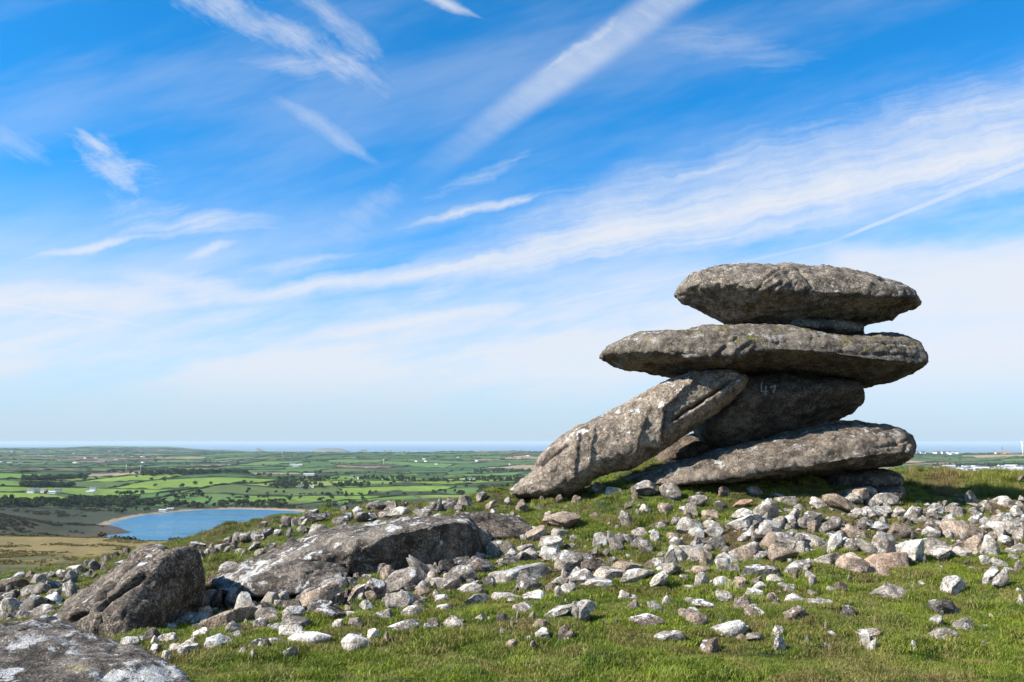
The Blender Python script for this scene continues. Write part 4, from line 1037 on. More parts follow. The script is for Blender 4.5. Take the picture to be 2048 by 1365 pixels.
for i, s in enumerate(stones):
    r1 = random.Random(i * 7 + 3); kk_ = 1.0 + 0.13 * _M[i]
    f1 = s['d'] / CT / FPX
    w = s['w'] * f1 * 1.02 * kk_; h = s['h'] * f1 * 1.04 * kk_
    dep = w * r1.uniform(0.55, 0.85)
    slope = max(0.05, (s['y1'] - 884) / FPX)
    H = max(h - 0.45 * dep * slope, 0.5 * h)
    asp = h / w
    if s['tone'] == 'T': kind = 'peak'
    elif asp < 0.42: kind = 'flat'
    else: kind = r1.choice(['block', 'block', 'block', 'block', 'peak', 'round'])
    var = r1.choice([j for j, k in enumerate(KINDS) if k == kind])
    sink = 0.38 if asp < 0.5 else 0.28
    Ht = H * (1 + sink)
    y = s['d'] + dep * 0.42
    x = float(at(s['x'], s['y1'], y)[0])
    gx = x + np.array([0, 0.4, -0.4, 0, 0]) * w; gy = y + np.array([0, 0, 0, 0.35, -0.4]) * dep
    zg = float(height(gx, gy).max()) + 0.025
    ztop = float(at(s['x'], s['y0'], y)[2])
    ztop = min(max(ztop, zg + max(H * 0.75, 0.05)), zg + H * 1.5)
    a = math.radians(s['tilt']) if s['tilt'] is not None else r1.uniform(-0.12, 0.12)
    sx, sz = w / 2, Ht / 2
    if s['tilt'] is not None and abs(s['tilt']) >= 10:      # elongated stone seen tilted: shrink its box back to its own axes
        L = math.hypot(w, h) * 0.98; sx = L / 2; sz = max(0.30 * L, min(h, w) * 0.42) * (0.62 if abs(s['tilt']) < 30 else 0.75)
        half = abs(sx * math.sin(a)) + abs(sz * math.cos(a)) * 0.8
    else: half = sz
    zc = ztop - half
    if True:      # widest line bedded just under the turf
        lim = zg - 0.045 + (0.42 * half if kind != 'flat' else 0)
        if zc > lim: sz *= (ztop - lim) / half; zc = lim; half = ztop - lim
    s.update(x3=x, y3=y, z3=zc, sx=sx, sy=dep / 2, sz=sz, a=a, var=var, area=s['w'] * s['h'], H=H, kind=kind, zr=r1.uniform(-0.35, 0.35))

# -- names and labels
LM = [('the split boulder', 300, 1190), ('the broad corner slab', 200, 1330), ('the long dark boulder', 830, 1095), ('the low rounded boulder', 600, 1165), ('the brownish low boulder', 990, 1050),
      ('the big pinkish block', 1770, 1135), ('the foot of the leaning slab', 1090, 985), ('the grassy bank under the stack', 1400, 985), ('the foot slab of the stack', 1740, 985)]
anchors = []
def rank_big(cx, cy, rad):
    c = [s for s in stones if math.hypot(s['x'] - cx, (s['y0'] + s['y1']) / 2 - cy) < rad]
    return max(c, key=lambda s: s['area']) if c else None
TN = {'W': 'white-crusted', 'G': 'grey', 'D': 'dark grey', 'P': 'pinkish', 'O': 'orange-faced', 'B': 'brown', 'T': 'grey'}
KN = {'flat': 'flat', 'block': 'angular', 'round': 'rounded', 'peak': 'peaked'}
specials = [
    (845, 1132, 'tilted grey block propped against the front of the long dark boulder', 'the propped tilted block'),
    (811, 1155, 'upright grey block just left of the tilted propped one', 'the upright grey block'),
    (640, 1191, 'large tan stone tilted against the low rounded boulder', 'the large tan tilted stone'),
    (463, 1234, 'big smooth pinkish oblong stone to the right of the split boulder', 'the smooth oblong stone'),
    (1481, 1010, 'bright orange-faced stone in the turf below the stack', 'the orange-faced stone'),
    (1040, 1142, 'wide white-crusted oblong stone in the middle of the scree', 'the wide white oblong stone'),
    (1056, 1167, 'dark rectangular block directly in front of the wide white oblong stone', 'the dark rectangular block'),
    (904, 1242, 'lone pointed grey stone standing in the front turf', 'the lone pointed stone'),
    (1775, 1180, 'grey peaked stone directly in front of the big pinkish block', 'the grey peaked stone'),
    (1904, 1172, 'round white-crusted stone alone in grass to the right of the peaked stone', 'the round white stone'),
    (1746, 1267, 'brown and white stone alone in the grass well below the peaked stone', 'the lone brown and white stone'),
    (1450, 1252, 'long tilted white-crusted stone lying in the front grass', 'the long tilted white stone'),
    (1335, 1273, 'grey wedge-shaped stone in grass, lower left of the long tilted one', 'the grey wedge stone'),
    (1941, 996, 'grey block standing in tall grass to the right of the stack', 'the block in tall grass'),
    (1520, 1144, 'large dark block among pale scree below the stack', 'the large dark scree block'),
    (1377, 1054, 'pale rounded boulder in turf below the middle of the stack', 'the pale rounded stone'),
    (610, 1279, 'long white-topped stone bedded in the near grass left of centre', 'the long white-topped stone'),
    (77, 1161, 'grey stone, biggest of the pair on the far left brow', 'the big stone on the left brow'),
    (65, 1221, 'dark grey stone in the pile left of the split boulder', 'the dark stone in the left pile'),
    (882, 1010, 'upright grey pointed stone on the brow beyond the long dark boulder', 'the upright stone on the brow'),
    (1855, 1055, 'wide pinkish stone at the right of the scree', 'the wide pinkish stone'),
    (1970, 1095, 'pinkish tilted boulder at the right side of the scree', 'the pinkish tilted boulder'),
    (1680, 1020, 'long pinkish stone slanting down to the right near the foot slab', 'the slanting pinkish stone'),
    (1240, 1140, 'rounded brown-grey stone at the left of the main scree', 'the rounded scree stone'),
    (680, 1045, 'grey stone among the brow rubble above the long dark boulder', 'the grey brow stone'),
    (1446, 1158, 'broad white-crusted stone at the front edge of the scree', 'the broad white front stone'),
    (1325, 1240, 'none', None)]
for cx, cy, lab, nm in specials:
    if nm is None: continue
    c = [s for s in stones if 'label' not in s and math.hypot(s['x'] - cx, (s['y0'] + s['y1']) / 2 - cy) < 26]
    if not c: print('no stone for', nm); continue
    s = max(c, key=lambda s: s['area'] - 30 * math.hypot(s['x'] - cx, (s['y0'] + s['y1']) / 2 - cy)); s['label'] = lab; LM.append((nm, s['x'], (s['y0'] + s['y1']) / 2))
stones.sort(key=lambda s: -s['area'])
singles = [s for s in stones if 'label' in s] + [s for s in stones if 'label' not in s][:max(0, 292 - sum('label' in s for s in stones))]
rest = [s for s in stones if s not in singles]
ORD = ['', 'second ', 'third ', 'fourth ', 'fifth ', 'sixth ', 'seventh ', 'eighth ', 'ninth ', 'tenth ', 'eleventh ', 'twelfth ', 'thirteenth ', 'fourteenth ']
cells = {}
for s in singles:
    if 'label' in s: continue
    cx, cy = s['x'], (s['y0'] + s['y1']) / 2
    nm, lx, ly = min(LM, key=lambda l: math.hypot(l[1] - cx, (l[2] - cy) * 1.6))
    dx, dy = cx - lx, (cy - ly) * 1.8
    side = ('to the right of' if dx > 0 else 'to the left of') if abs(dx) > abs(dy) else ('in front of' if dy > 0 else 'behind')
    cells.setdefault((nm, side, TN[s['tone']]), []).append((math.hypot(dx, dy), s))
for (nm, side, tn), lst in cells.items():
    lst.sort(key=lambda q: q[0])
    for i, (_, s) in enumerate(lst):
        size = 'small ' if s['area'] < 500 else ('large ' if s['area'] > 2200 else '')
        near = (ORD[i] + 'nearest ') if len(lst) > 1 else ''
        s['label'] = f"{near}{tn} stone {side} {nm}" if near else f"{size}{tn} {KN[s['kind']]} stone {side} {nm}"
for i, s in enumerate(singles):
    o = link('stone', shape_mesh(s['var'], s['tone']))
    o.location = (s['x3'], s['y3'], s['z3'])
    o.rotation_euler = Euler((random.Random(i).uniform(-0.1, 0.1), -s['a'], s['zr']), 'XYZ')
    o.scale = (s['sx'], s['sy'], s['sz'])
    if random.Random(i + 5).random() < 0.5: o.rotation_euler.z += math.pi; o.rotation_euler.y *= -1
    o['label'] = s['label']; o['category'] = 'stone'; o['group'] = 'loose stones scattered over the hilltop'

# the smaller rubble between them: past counting
def low_stone(seed):
    rg = np.random.default_rng(seed)
    bm = bmesh.new(); bmesh.ops.create_icosphere(bm, subdivisions=3, radius=1.0)
    V = np.array([v.co[:] for v in bm.verts]); F = np.array([[v.index for v in f.verts] for f in bm.faces]); bm.free()
    for i in range(9):
        n = rg.normal(size=3); n /= np.linalg.norm(n); d = V @ n - rg.uniform(0.45, 0.8); V = V - np.where(d > 0, d * 0.98, 0)[:, None] * n
    return V + rg.normal(size=V.shape) * 0.012, F
LOW = [low_stone(300 + i) for i in range(8)]
acc = {k: ([], [], [0]) for k in ('W', 'G', 'D', 'P', 'B')}
def put(tone, x, y, z, sx, sy, sz, rot, tilt=0.0):
    V, F = LOW[rnd.randrange(8)]
    M = np.array(Euler((rnd.uniform(-.2, .2), -tilt, rot)).to_matrix())
    A = (V * [sx, sy, sz]) @ M.T + [x, y, z]
    a = acc[tone]; a[0].append(A); a[1].append(F + a[2][0]); a[2][0] += len(A)
for s in rest: put({'T': 'G', 'O': 'P'}.get(s['tone'], s['tone']), s['x3'], s['y3'], s['z3'], s['sx'], s['sy'], s['sz'], s['zr'], s['a'])
for k in range(11500):
    px = rnd.uniform(-250, 2500); py = rnd.uniform(985, 1300)
    P = None
    top = np.interp(px, [0, 400, 600, 900, 1100, 1250, 1700, 2048], [1160, 1110, 1040, 1010, 1050, 1010, 995, 995])
    if py < top: continue
    d = None
    s_ = slope = None
    cand = (px, py); acc.setdefault('_', []).append(cand) if False else None
    if not hasattr(put, 'c'): put.c = []
    put.c.append(cand)
cand = np.array(put.c); dd = ground_hit(cand[:, 0], cand[:, 1], n=220)
ok = ~np.isnan(dd); cand = cand[ok]; dd = dd[ok]; P3 = at(cand[:, 0], cand[:, 1], dd)
sm = scree_mask(P3[:, 0], P3[:, 1]); zz = height(P3[:, 0], P3[:, 1])
for (px, py), d, P, m, z in zip(cand, dd, P3, sm, zz):
    if rnd.random() > m * 0.38 + 0.05: continue
    sz = rnd.lognormvariate(math.log(0.050), 0.75) * (1.2 if m > 0.5 else 0.55)
    cr = px < 1010 and py < np.interp(px, [0, 220, 400, 600, 850, 1000], [1175, 1130, 1095, 1048, 1025, 1005]) + 34
    if cr: sz = rnd.lognormvariate(math.log(0.11), 0.45)
    sz = min(sz, 0.21)
    put(rnd.choices('WGDPB', [2, 5, 4, 1, 1] if cr else [5, 5, 1.5, 2.2, 1.3])[0], P[0], P[1], z + sz * 0.15, sz, sz * rnd.uniform(0.55, 1), sz * rnd.uniform(0.35, 0.85), rnd.uniform(0, 6), rnd.uniform(-.4, .4))
allV, allF, mi, n0 = [], [], [], 0
for j, k in enumerate('WGDPB'):
    a = acc[k]
    if not a[0]: continue
    V_ = np.concatenate(a[0]); F_ = np.concatenate(a[1]); allV.append(V_); allF.append(F_ + n0); n0 += len(V_); mi.append(np.full(len(F_), j))
me = mesh_from('rubble', np.concatenate(allV), np.concatenate(allF), [TONE[k] for k in 'WGDPB'], False)
me.polygons.foreach_set('material_index', np.concatenate(mi).astype(np.int32))
link('rubble', me, kind='stuff', label='small grey and white rubble lying between the larger stones')
print('stones', len(singles), 'rest', len(rest), 'rubble faces', len(me.polygons))
# ------------------------------------------------------------------ turf: real blades, instanced tufts
m_grass, t, p, o = new_mat('grass_blades')
g = t.nodes.new('ShaderNodeNewGeometry'); oi = t.nodes.new('ShaderNodeObjectInfo')
n1 = noise(oi.outputs['Location'], 0.55, 4, 0.6); n2 = noise(oi.outputs['Location'], 2.6, 4, 0.65)
rv = E(oi.outputs['Random'])
green = mixc((n2 * 0.8 + rv * 0.3).step(0.3, 0.85), (0.056, 0.102, 0.005), (0.315, 0.365, 0.028))
green = mixc((rv * 7.3 - E.m('FLOOR', rv * 7.3)).step(0.80, 0.86) * 0.7, green, (0.26, 0.22, 0.075))
dry = mixc(rv, (0.145, 0.115, 0.034), (0.30, 0.235, 0.09))
col = mixc(((n1 * 0.65 + n2 * 0.5) + (rv - 0.5) * 0.12).step(0.57, 0.68) * 0.75, green, dry)
at2 = t.nodes.new('ShaderNodeAttribute'); at2.attribute_type = 'INSTANCER'; at2.attribute_name = 'dry'
col = mixc(E(at2.outputs['Fac']) * 0.8, col, mixc(rv, (0.12, 0.072, 0.030), (0.26, 0.175, 0.075)))
setcol(t, p, col); p.inputs['Roughness'].default_value = 0.55; p.inputs['Specular IOR Level'].default_value = 0.35
tr = t.nodes.new('ShaderNodeBsdfTranslucent'); t.links.new(col, tr.inputs[0])
mx = t.nodes.new('ShaderNodeMixShader'); mx.inputs[0].default_value = 0.32
t.links.new(p.outputs[0], mx.inputs[1]); t.links.new(tr.outputs[0], mx.inputs[2]); t.links.new(mx.outputs[0], o.inputs[0])

def tuft(seed, blades, rad, hmin, hmax, wid, lean):
    rg = random.Random(seed); V, F = [], []
    for _ in range(blades):
        a = rg.uniform(0, 6.283); q = rad * math.sqrt(rg.random()); x, y = q * math.cos(a), q * math.sin(a)
        h = rg.uniform(hmin, hmax); b = rg.uniform(0, 6.283); ln = rg.uniform(0.2, lean) * h; dx, dy = math.cos(b) * ln, math.sin(b) * ln
        c = rg.uniform(0, 6.283); wx_, wy_ = math.cos(c) * wid, math.sin(c) * wid; n = len(V)
        V += [(x - wx_, y - wy_, -0.01), (x + wx_, y + wy_, -0.01), (x + dx * .35 + wx_ * .7, y + dy * .35 + wy_ * .7, h * .6), (x + dx * .35 - wx_ * .7, y + dy * .35 - wy_ * .7, h * .6), (x + dx, y + dy, h)]
        F += [(n, n + 1, n + 2, n + 3), (n + 3, n + 2, n + 4)]
    return mesh_from('tuft', V, F, [m_grass])
tuft_col = bpy.data.collections.new('tuft_kinds')
def kind_obj(name, me):
    o_ = bpy.data.objects.new(name, me); tuft_col.objects.link(o_); return o_
for i in range(4): kind_obj(f'tuft_a{i}', tuft(50 + i, 52, 0.085, 0.008, 0.030, 0.0026, 2.0))
for i in range(2): kind_obj(f'tuft_b{i}', tuft(60 + i, 70, 0.09, 0.018, 0.055, 0.0028, 1.6))
for i in range(2): kind_obj(f'tuft_c{i}', tuft(70 + i, 40, 0.07, 0.06, 0.14, 0.0035, 0.55))
def instancer(name, pts, idx, scale, dry, coll, label, rotv=None):
    me = bpy.data.meshes.new(name); me.vertices.add(len(pts)); me.vertices.foreach_set('co', np.asarray(pts, np.float32).ravel())
    for nm, ty, v in (('kind_index', 'INT', idx), ('size', 'FLOAT', scale), ('dry', 'FLOAT', dry)):
        a = me.attributes.new(nm, ty, 'POINT'); a.data.foreach_set('value', np.asarray(v, np.int32 if ty == 'INT' else np.float32))
    a = me.attributes.new('turn', 'FLOAT', 'POINT'); a.data.foreach_set('value', RNG.uniform(0, 6.283, len(pts)).astype(np.float32))
    me.update()
    ob = link(name, me, kind='stuff', label=label)
    ng = bpy.data.node_groups.new(name + '_spread', 'GeometryNodeTree')
    ng.interface.new_socket('Geometry', in_out='INPUT', socket_type='NodeSocketGeometry'); ng.interface.new_socket('Geometry', in_out='OUTPUT', socket_type='NodeSocketGeometry')
    N_ = ng.nodes; L_ = ng.links
    gi = N_.new('NodeGroupInput'); go = N_.new('NodeGroupOutput'); ip = N_.new('GeometryNodeInstanceOnPoints'); ci = N_.new('GeometryNodeCollectionInfo')
    ci.inputs['Collection'].default_value = coll; ci.inputs['Separate Children'].default_value = True; ci.inputs['Reset Children'].default_value = True
    ip.inputs['Pick Instance'].default_value = True
    def na(nm, ty):
        q = N_.new('GeometryNodeInputNamedAttribute'); q.data_type = ty; q.inputs['Name'].default_value = nm; return q.outputs['Attribute']
    cb = N_.new('ShaderNodeCombineXYZ'); L_.new(na('turn', 'FLOAT'), cb.inputs[2])
    L_.new(gi.outputs[0], ip.inputs['Points']); L_.new(ci.outputs[0], ip.inputs['Instance']); L_.new(na('kind_index', 'INT'), ip.inputs['Instance Index'])
    e2r = N_.new('FunctionNodeEulerToRotation'); L_.new(cb.outputs[0], e2r.inputs[0]); L_.new(e2r.outputs[0], ip.inputs['Rotation'])
    cs_ = N_.new('ShaderNodeCombineXYZ'); sz_ = na('size', 'FLOAT')
    for k in range(3): L_.new(sz_, cs_.inputs[k])
    L_.new(cs_.outputs[0], ip.inputs['Scale']); L_.new(ip.outputs[0], go.inputs[0])
    md = ob.modifiers.new('spread', 'NODES'); md.node_group = ng
    return ob
# tufts spread so that their spacing on the ground widens with distance
def spread(n, y0, y1, pw):
    u = RNG.random(n); y = (y0 ** pw + (y1 ** pw - y0 ** pw) * u) ** (1 / pw)
    x = RNG.uniform(-0.90, 1.05, n) * (y + 1.0)
    return x, y
gx1, gy1 = spread(122000, 3.6, 13.0, 1.15)
gx2, gy2 = spread(78000, 12.0, 26.0, 1.4)
gx_ = np.concatenate([gx1, gx2]); gy_ = np.concatenate([gy1, gy2])
gz_ = height(gx_, gy_)
ppx, ppy = to_px(np.stack([gx_, gy_, gz_], -1))
vis = (ppx > -420) & (ppx < 2700)
sm = scree_mask(gx_, gy_)
pn = fbm(xy0(gx_, gy_), 1.1, 3, 0.55, 44)
pn2 = fbm(xy0(gx_, gy_), 2.4, 3, 0.6, 12)
keep = vis & (RNG.random(len(gx_)) < np.clip(1.05 - sm * 0.62 + pn2 * -0.35 * sm, 0.08, 1))
# none on or inside the big rocks
for (cx, cy, rx_, ry_) in [(float(cs.location.x), float(cs.location.y), 0, 0)]: pass
def inside_rock(ob, x, y, z, tol=0.0):
    dg = bpy.context.evaluated_depsgraph_get(); bv = BVHTree.FromObject(ob, dg); loc = ob.location
    bb = [Vector(c) for c in ob.bound_box]; x0, x1 = min(c.x for c in bb) + loc.x, max(c.x for c in bb) + loc.x; y0, y1 = min(c.y for c in bb) + loc.y, max(c.y for c in bb) + loc.y
    out = np.zeros(len(x), bool)
    for i in np.where((x > x0) & (x < x1) & (y > y0) & (y < y1))[0]:
        h, _, _, dist = bv.ray_cast(Vector((x[i], y[i], 10)) - loc, Vector((0, 0, -1)))
        if h is not None and h.z + loc.z < z[i] + 1.2:
            h2, _, _, _ = bv.ray_cast(Vector((x[i], y[i], -8)) - loc, Vector((0, 0, 1)))
            if h.z + loc.z > z[i] - 0.02 and h2.z + loc.z < z[i] + 0.02: out[i] = True
    return out
kx = np.where(keep)[0]
for ob in (cs, mb, lob, rs_, pk, bpy.data.objects['split_boulder']):
    bad = inside_rock(ob, gx_[kx], gy_[kx], gz_[kx]); kx = kx[~bad]
kind = RNG.choice(4, len(gx_))
tall = (pn * 0.6 + fbm(xy0(gx_, gy_), 3.2, 2, 0.5, 46) * 0.6 + RNG.normal(0, 0.14, len(gx_)) > 0.62)
kind = np.where(tall, 4 + RNG.choice(2, len(gx_)), kind)
rush = ((ppx > 1820) & (ppy < 998) & (gy_ > 15.5) & (pn + RNG.normal(0, 0.3, len(gx_)) > 0.05)) | (RNG.random(len(gx_)) < 0.0010)
kind = np.where(rush, 6 + RNG.choice(2, len(gx_)), kind)
size = RNG.uniform(0.75, 1.35, len(gx_)) * (1 + 0.25 * pn) * (1 + 0.25 * ss(12, 22, gy_)) * (0.78 + 0.22 * ss(5, 9, gy_))
dry = np.clip(sm * 0.85 * ss(-0.2, 0.5, pn2) + ss(0.25, 0.55, pn2 * 0.6 - pn * 0.5) * 0.60 + rush * 0.35 + ss(40, 10, np.abs(ppx - 1885)) * (ppy > 952) * (ppy < 1000) * (gy_ > 15) * 0.9, 0, 1)
for s in singles + rest:
    cz_, sz__ = math.cos(s['zr']), math.sin(s['zr'])
    m_ = (np.abs(gx_[kx] - s['x3']) < s['sx'] * 1.1) & (np.abs(gy_[kx] - s['y3']) < s['sx'] * 1.1)
    if not m_.any(): continue
    u_ = (gx_[kx] - s['x3']) * cz_ + (gy_[kx] - s['y3']) * sz__; v_ = -(gx_[kx] - s['x3']) * sz__ + (gy_[kx] - s['y3']) * cz_
    ins = m_ & ((u_ / s['sx']) ** 2 + (v_ / s['sy']) ** 2 < 0.62)
    kx = kx[~ins]
kk = kx
instancer('grass', np.stack([gx_, gy_, gz_], -1)[kk], kind[kk], size[kk], dry[kk], tuft_col, 'short green turf with dry brown patches covering the hilltop')
# ------------------------------------------------------------------ hedges, trees, woods and scrub of the country below
m_leaf, t, p, o = new_mat('dark_foliage')
g = t.nodes.new('ShaderNodeNewGeometry'); oi = t.nodes.new('ShaderNodeObjectInfo')
n_ = noise(g.outputs['Position'], 0.6, 3); rv = E(oi.outputs['Random'])
setcol(t, p, mixc((n_ * 0.6 + rv * 0.5).step(0.2, 0.9), (0.014, 0.028, 0.008), (0.048, 0.070, 0.017)))
m_gorse, t, p, o = new_mat('gorse_foliage')
g = t.nodes.new('ShaderNodeNewGeometry'); oi = t.nodes.new('ShaderNodeObjectInfo'); rv = E(oi.outputs['Random'])
setcol(t, p, mixc((noise(g.outputs['Position'], 0.02, 3) * 0.8 + rv * 0.3).step(0.3, 0.8), (0.030, 0.042, 0.014), mixc(rv, (0.085, 0.080, 0.032), (0.100, 0.070, 0.045))))
m_bark = flat_mat('bark', (0.10, 0.08, 0.06))

def crown_mesh(seed, n=170, flatn=0.8, clumps=9):
    rg = random.Random(seed); V, F = [], []
    cl = []
    for _ in range(clumps):
        a = rg.uniform(0, 6.283); q = rg.uniform(0, 0.62); cl.append((q * math.cos(a), q * math.sin(a), rg.uniform(0.45, 1.05) * flatn, rg.uniform(0.22, 0.42)))
    for i in range(n):
        cx, cy, cz, cr = cl[i % clumps]
        th = rg.uniform(0, 6.283); ph = math.acos(rg.uniform(-0.7, 1)); r_ = cr * rg.uniform(0.65, 1.08)
        c = Vector((cx + r_ * math.sin(ph) * math.cos(th), cy + r_ * math.sin(ph) * math.sin(th), cz + r_ * math.cos(ph) * 0.85))
        u = Vector((rg.gauss(0, 1), rg.gauss(0, 1), rg.gauss(0, 1))).normalized(); w = u.cross(Vector((rg.gauss(0, 1), rg.gauss(0, 1), rg.gauss(0, 1)))).normalized()
        s_ = rg.uniform(0.07, 0.14); k = len(V)
        V += [c - u * s_ - w * s_ * .6, c + u * s_ * .8 - w * s_, c + u * s_ + w * s_ * .7, c - u * s_ * .7 + w * s_]
        F.append((k, k + 1, k + 2, k + 3))
    return V, F
def trunk_mesh(name):
    V, F = [], []
    for k, (z, r_) in enumerate(((-0.1, 0.06), (0.3, 0.045), (0.62, 0.02))):
        V += [(r_ * math.cos(a * math.pi / 3), r_ * math.sin(a * math.pi / 3), z) for a in range(6)]
    for k in range(2):
        for a in range(6): F.append((k * 6 + a, k * 6 + (a + 1) % 6, k * 6 + 6 + (a + 1) % 6, k * 6 + 6 + a))
    for dx, dy in ((0.3, 0.1), (-0.25, 0.15), (0.05, -0.3)):
        k = len(V); V += [(0.02, 0, 0.35), (-0.02, 0, 0.35), (0, 0.02, 0.37), (dx, dy, 0.7)]; F += [(k, k + 1, k + 3), (k + 1, k + 2, k + 3), (k + 2, k, k + 3)]
    return mesh_from(name, V, F, [m_bark])
CROWNS = [mesh_from('crown', *crown_mesh(400 + i), [m_leaf], False) for i in range(5)]
CONE = []
for i in range(2):
    V, F = crown_mesh(440 + i, 170, 1.0, 9); V = [Vector((v.x * max(0.15, 1.25 - v.z * 0.75), v.y * max(0.15, 1.25 - v.z * 0.75), v.z * 1.25)) for v in V]
    CONE.append(mesh_from('crown', V, F, [m_leaf], False))
TRUNK = trunk_mesh('trunk')
tree_col = bpy.data.collections.new('tree_kinds')
for i, me_ in enumerate(CROWNS + CONE):
    ob = bpy.data.objects.new(f'crown_kind_{i}', me_); tree_col.objects.link(ob)

def zone(px_, py_):
    return 'left of the hamlet' if px_ < 50 else 'around the hamlet cottages' if px_ < 200 else 'above the left shore of the reservoir' if px_ < 330 else 'above the middle of the reservoir' if px_ < 470 else 'above the right shore of the reservoir' if px_ < 600 else 'right of the white farmhouse' if px_ < 740 else 'among the bright pastures' if px_ < 1100 else 'behind the hilltop right of the stack'
# hedges along the field edges
def unw(P): x_, y_ = unwarp(P[:, 0].copy(), P[:, 1].copy()); return np.stack([x_, y_], -1)
hed = []
for a, b in HEDGES:
    L = float(np.linalg.norm(b - a)); mid = (a + b) / 2; r_ = float(np.hypot(*mid))
    if r_ > 11500 or L < 20: continue
    k = max(2, int(L / max(6, r_ / 260))) + 1
    P = unw(a + (b - a) * np.linspace(0, 1, k)[:, None]); hed.append((r_, L, P))
allP = np.concatenate([h[2] for h in hed]); Z_ = height(allP[:, 0], allP[:, 1]); sdl = lake_sd(allP[:, 0], allP[:, 1])
PX_, PY_ = to_px(np.column_stack([allP, Z_])); nz_ = fbm(xy0(allP[:, 0], allP[:, 1]), 1 / 25.0, 3, 0.6, 51)
nb_ = fbm(xy0(allP[:, 0], allP[:, 1]), 1 / 220.0, 4, 0.55, 32)
HV, HF = [], []; near_h = []; treespots = []
i0 = 0; hn = 0
for r_, L, P in hed:
    k = len(P); sl = slice(i0, i0 + k); i0 += k
    if PX_[sl].max() < -80 or PX_[sl].min() > 2130 or r_ < 1150: continue
    w = 1.7 + r_ * 0.00060; h0 = 1.8 + r_ * 0.00036
    V, F = [], []
    T = np.gradient(P, axis=0); T /= np.linalg.norm(T, axis=1)[:, None] + 1e-9
    for q in range(k):
        gap = sdl[sl][q] < 25
        hh = 0 if gap else h0 * max(0.5, 1 + 0.7 * nz_[sl][q]); ww = w * (1 + 0.4 * nz_[sl][q])
        nx_, ny_ = -T[q, 1], T[q, 0]; x_, y_, z_ = P[q, 0], P[q, 1], Z_[sl][q] - 0.3
        jx, jy = rnd.uniform(-.6, .6), rnd.uniform(-.6, .6)
        V += [(x_ - nx_ * ww, y_ - ny_ * ww, z_), (x_ - nx_ * ww * .7 + jx, y_ - ny_ * ww * .7 + jy, z_ + hh * .8), (x_ + jx, y_ + jy, z_ + hh * 1.1), (x_ + nx_ * ww * .7, y_ + ny_ * ww * .7, z_ + hh * .8), (x_ + nx_ * ww, y_ + ny_ * ww, z_)]
        if q:
            b_ = (q - 1) * 5
            F += [(b_ + j, b_ + j + 1, b_ + j + 6, b_ + j + 5) for j in range(4)]
        if r_ < 5200 and not gap and rnd.random() < (0.034 if r_ < 2600 else 0.012) * (1.8 if nz_[sl][q] > 0.1 else 0.6): treespots.append((x_ + rnd.uniform(-4, 4), y_ + rnd.uniform(-4, 4), r_))
    if r_ < 2050 and len(near_h) < 110 and not (PX_[sl].min() > 1090 and PX_[sl].max() < 1815): near_h.append((V, F))
    else: HV += V; HF += [tuple(v + hn for v in f) for f in F]; hn = len(HV)
link('distant_hedgerows', mesh_from('distant_hedgerows', HV, HF, [m_leaf], False), kind='stuff', label='dark hedge banks dividing the far farmland')
for V, F in near_h:
    V = np.array(V); c_ = V.mean(0); ob = link('hedge', mesh_from('hedge', V - c_, F, [m_leaf], False), category='hedge'); ob.location = c_; zn = zone(float(to_px(c_[None])[0][0]), 0); ob['label'] = 'dark bushy hedge between pastures ' + zn; ob['group'] = 'field hedges ' + zn

# woods and scattered trees, by where they stand
def scatter(n, r0, r1, p0, p1, pw=1.0):
    u = RNG.random(n); r_ = (r0 ** pw + (r1 ** pw - r0 ** pw) * u) ** (1 / pw); px_ = RNG.uniform(p0, p1, n); a = np.arctan2((px_ - 1024) / FPX, CT)
    return r_ * np.sin(a), r_ * np.cos(a), r_, px_
TP, TS, TK = [], [], []
def add_trees(x, y, m, smin, smax, conif=0.1):
    x, y = x[m], y[m]; z = height(x, y)
    for a, b, c_ in zip(x, y, z):
        TP.append((a, b, c_ - 0.5)); TS.append(rnd.uniform(smin, smax)); TK.append(5 + rnd.randrange(2) if rnd.random() < conif else rnd.randrange(5))
# woodland masses: (x pixel range, row range, number)
for (p0, p1, y0_, y1_, n, conif, r0, r1) in [(300, 505, 945, 952, 900, 0.5, 1700, 3000), (735, 1050, 958, 966, 420, 0.4, 1300, 3300), (160, 290, 1000, 1013, 420, 0.1, 900, 2000), (65, 190, 956, 974, 420, 0.1, 1500, 2600),
                                (235, 420, 988, 1000, 170, 0.05, 1100, 2300), (560, 745, 958, 978, 160, 0.2, 1200, 2600), (960, 1035, 975, 992, 60, 0.2, 900, 2000), (1850, 2060, 930, 938, 700, 0.1, 2800, 4200), (0, 240, 1002, 1016, 200, 0.05, 1000, 1500), (270, 600, 1006, 1017, 130, 0.02, 1150, 1700), (950, 1060, 940, 946, 160, 0.2, 2000, 3600)]:
    x_, y_, r_, q = scatter(n * 7, r0, r1, p0, p1)
    z_ = height(x_, y_); px_, py_ = to_px(np.stack([x_, y_, z_], -1)); nn = fbm(xy0(x_, y_), 1 / 120.0, 3, 0.5, 61)
    m = (py_ > y0_ + 2 * nn) & (py_ < y1_ + 3 * nn) & (lake_sd(x_, y_) > 20) & (nn > -0.35)
    k = np.where(m)[0]; m2 = np.zeros_like(m); m2[k[:n]] = True
    add_trees(x_, y_, m2, 4.5, 8, conif)
# copses by noise over the whole plain
x_, y_, r_, q = scatter(7000, 1150, 5500, -60, 2110, 1.3); nn = fbm(xy0(x_, y_), 1 / 200.0, 3, 0.55, 62)
add_trees(x_, y_, (nn > 0.60) & (lake_sd(x_, y_) > 25), 4.5, 8)
woods_n = len(TP)
instancer('woodland', TP, TK, TS, np.zeros(len(TP)), tree_col, 'dark woods and copses among the fields')
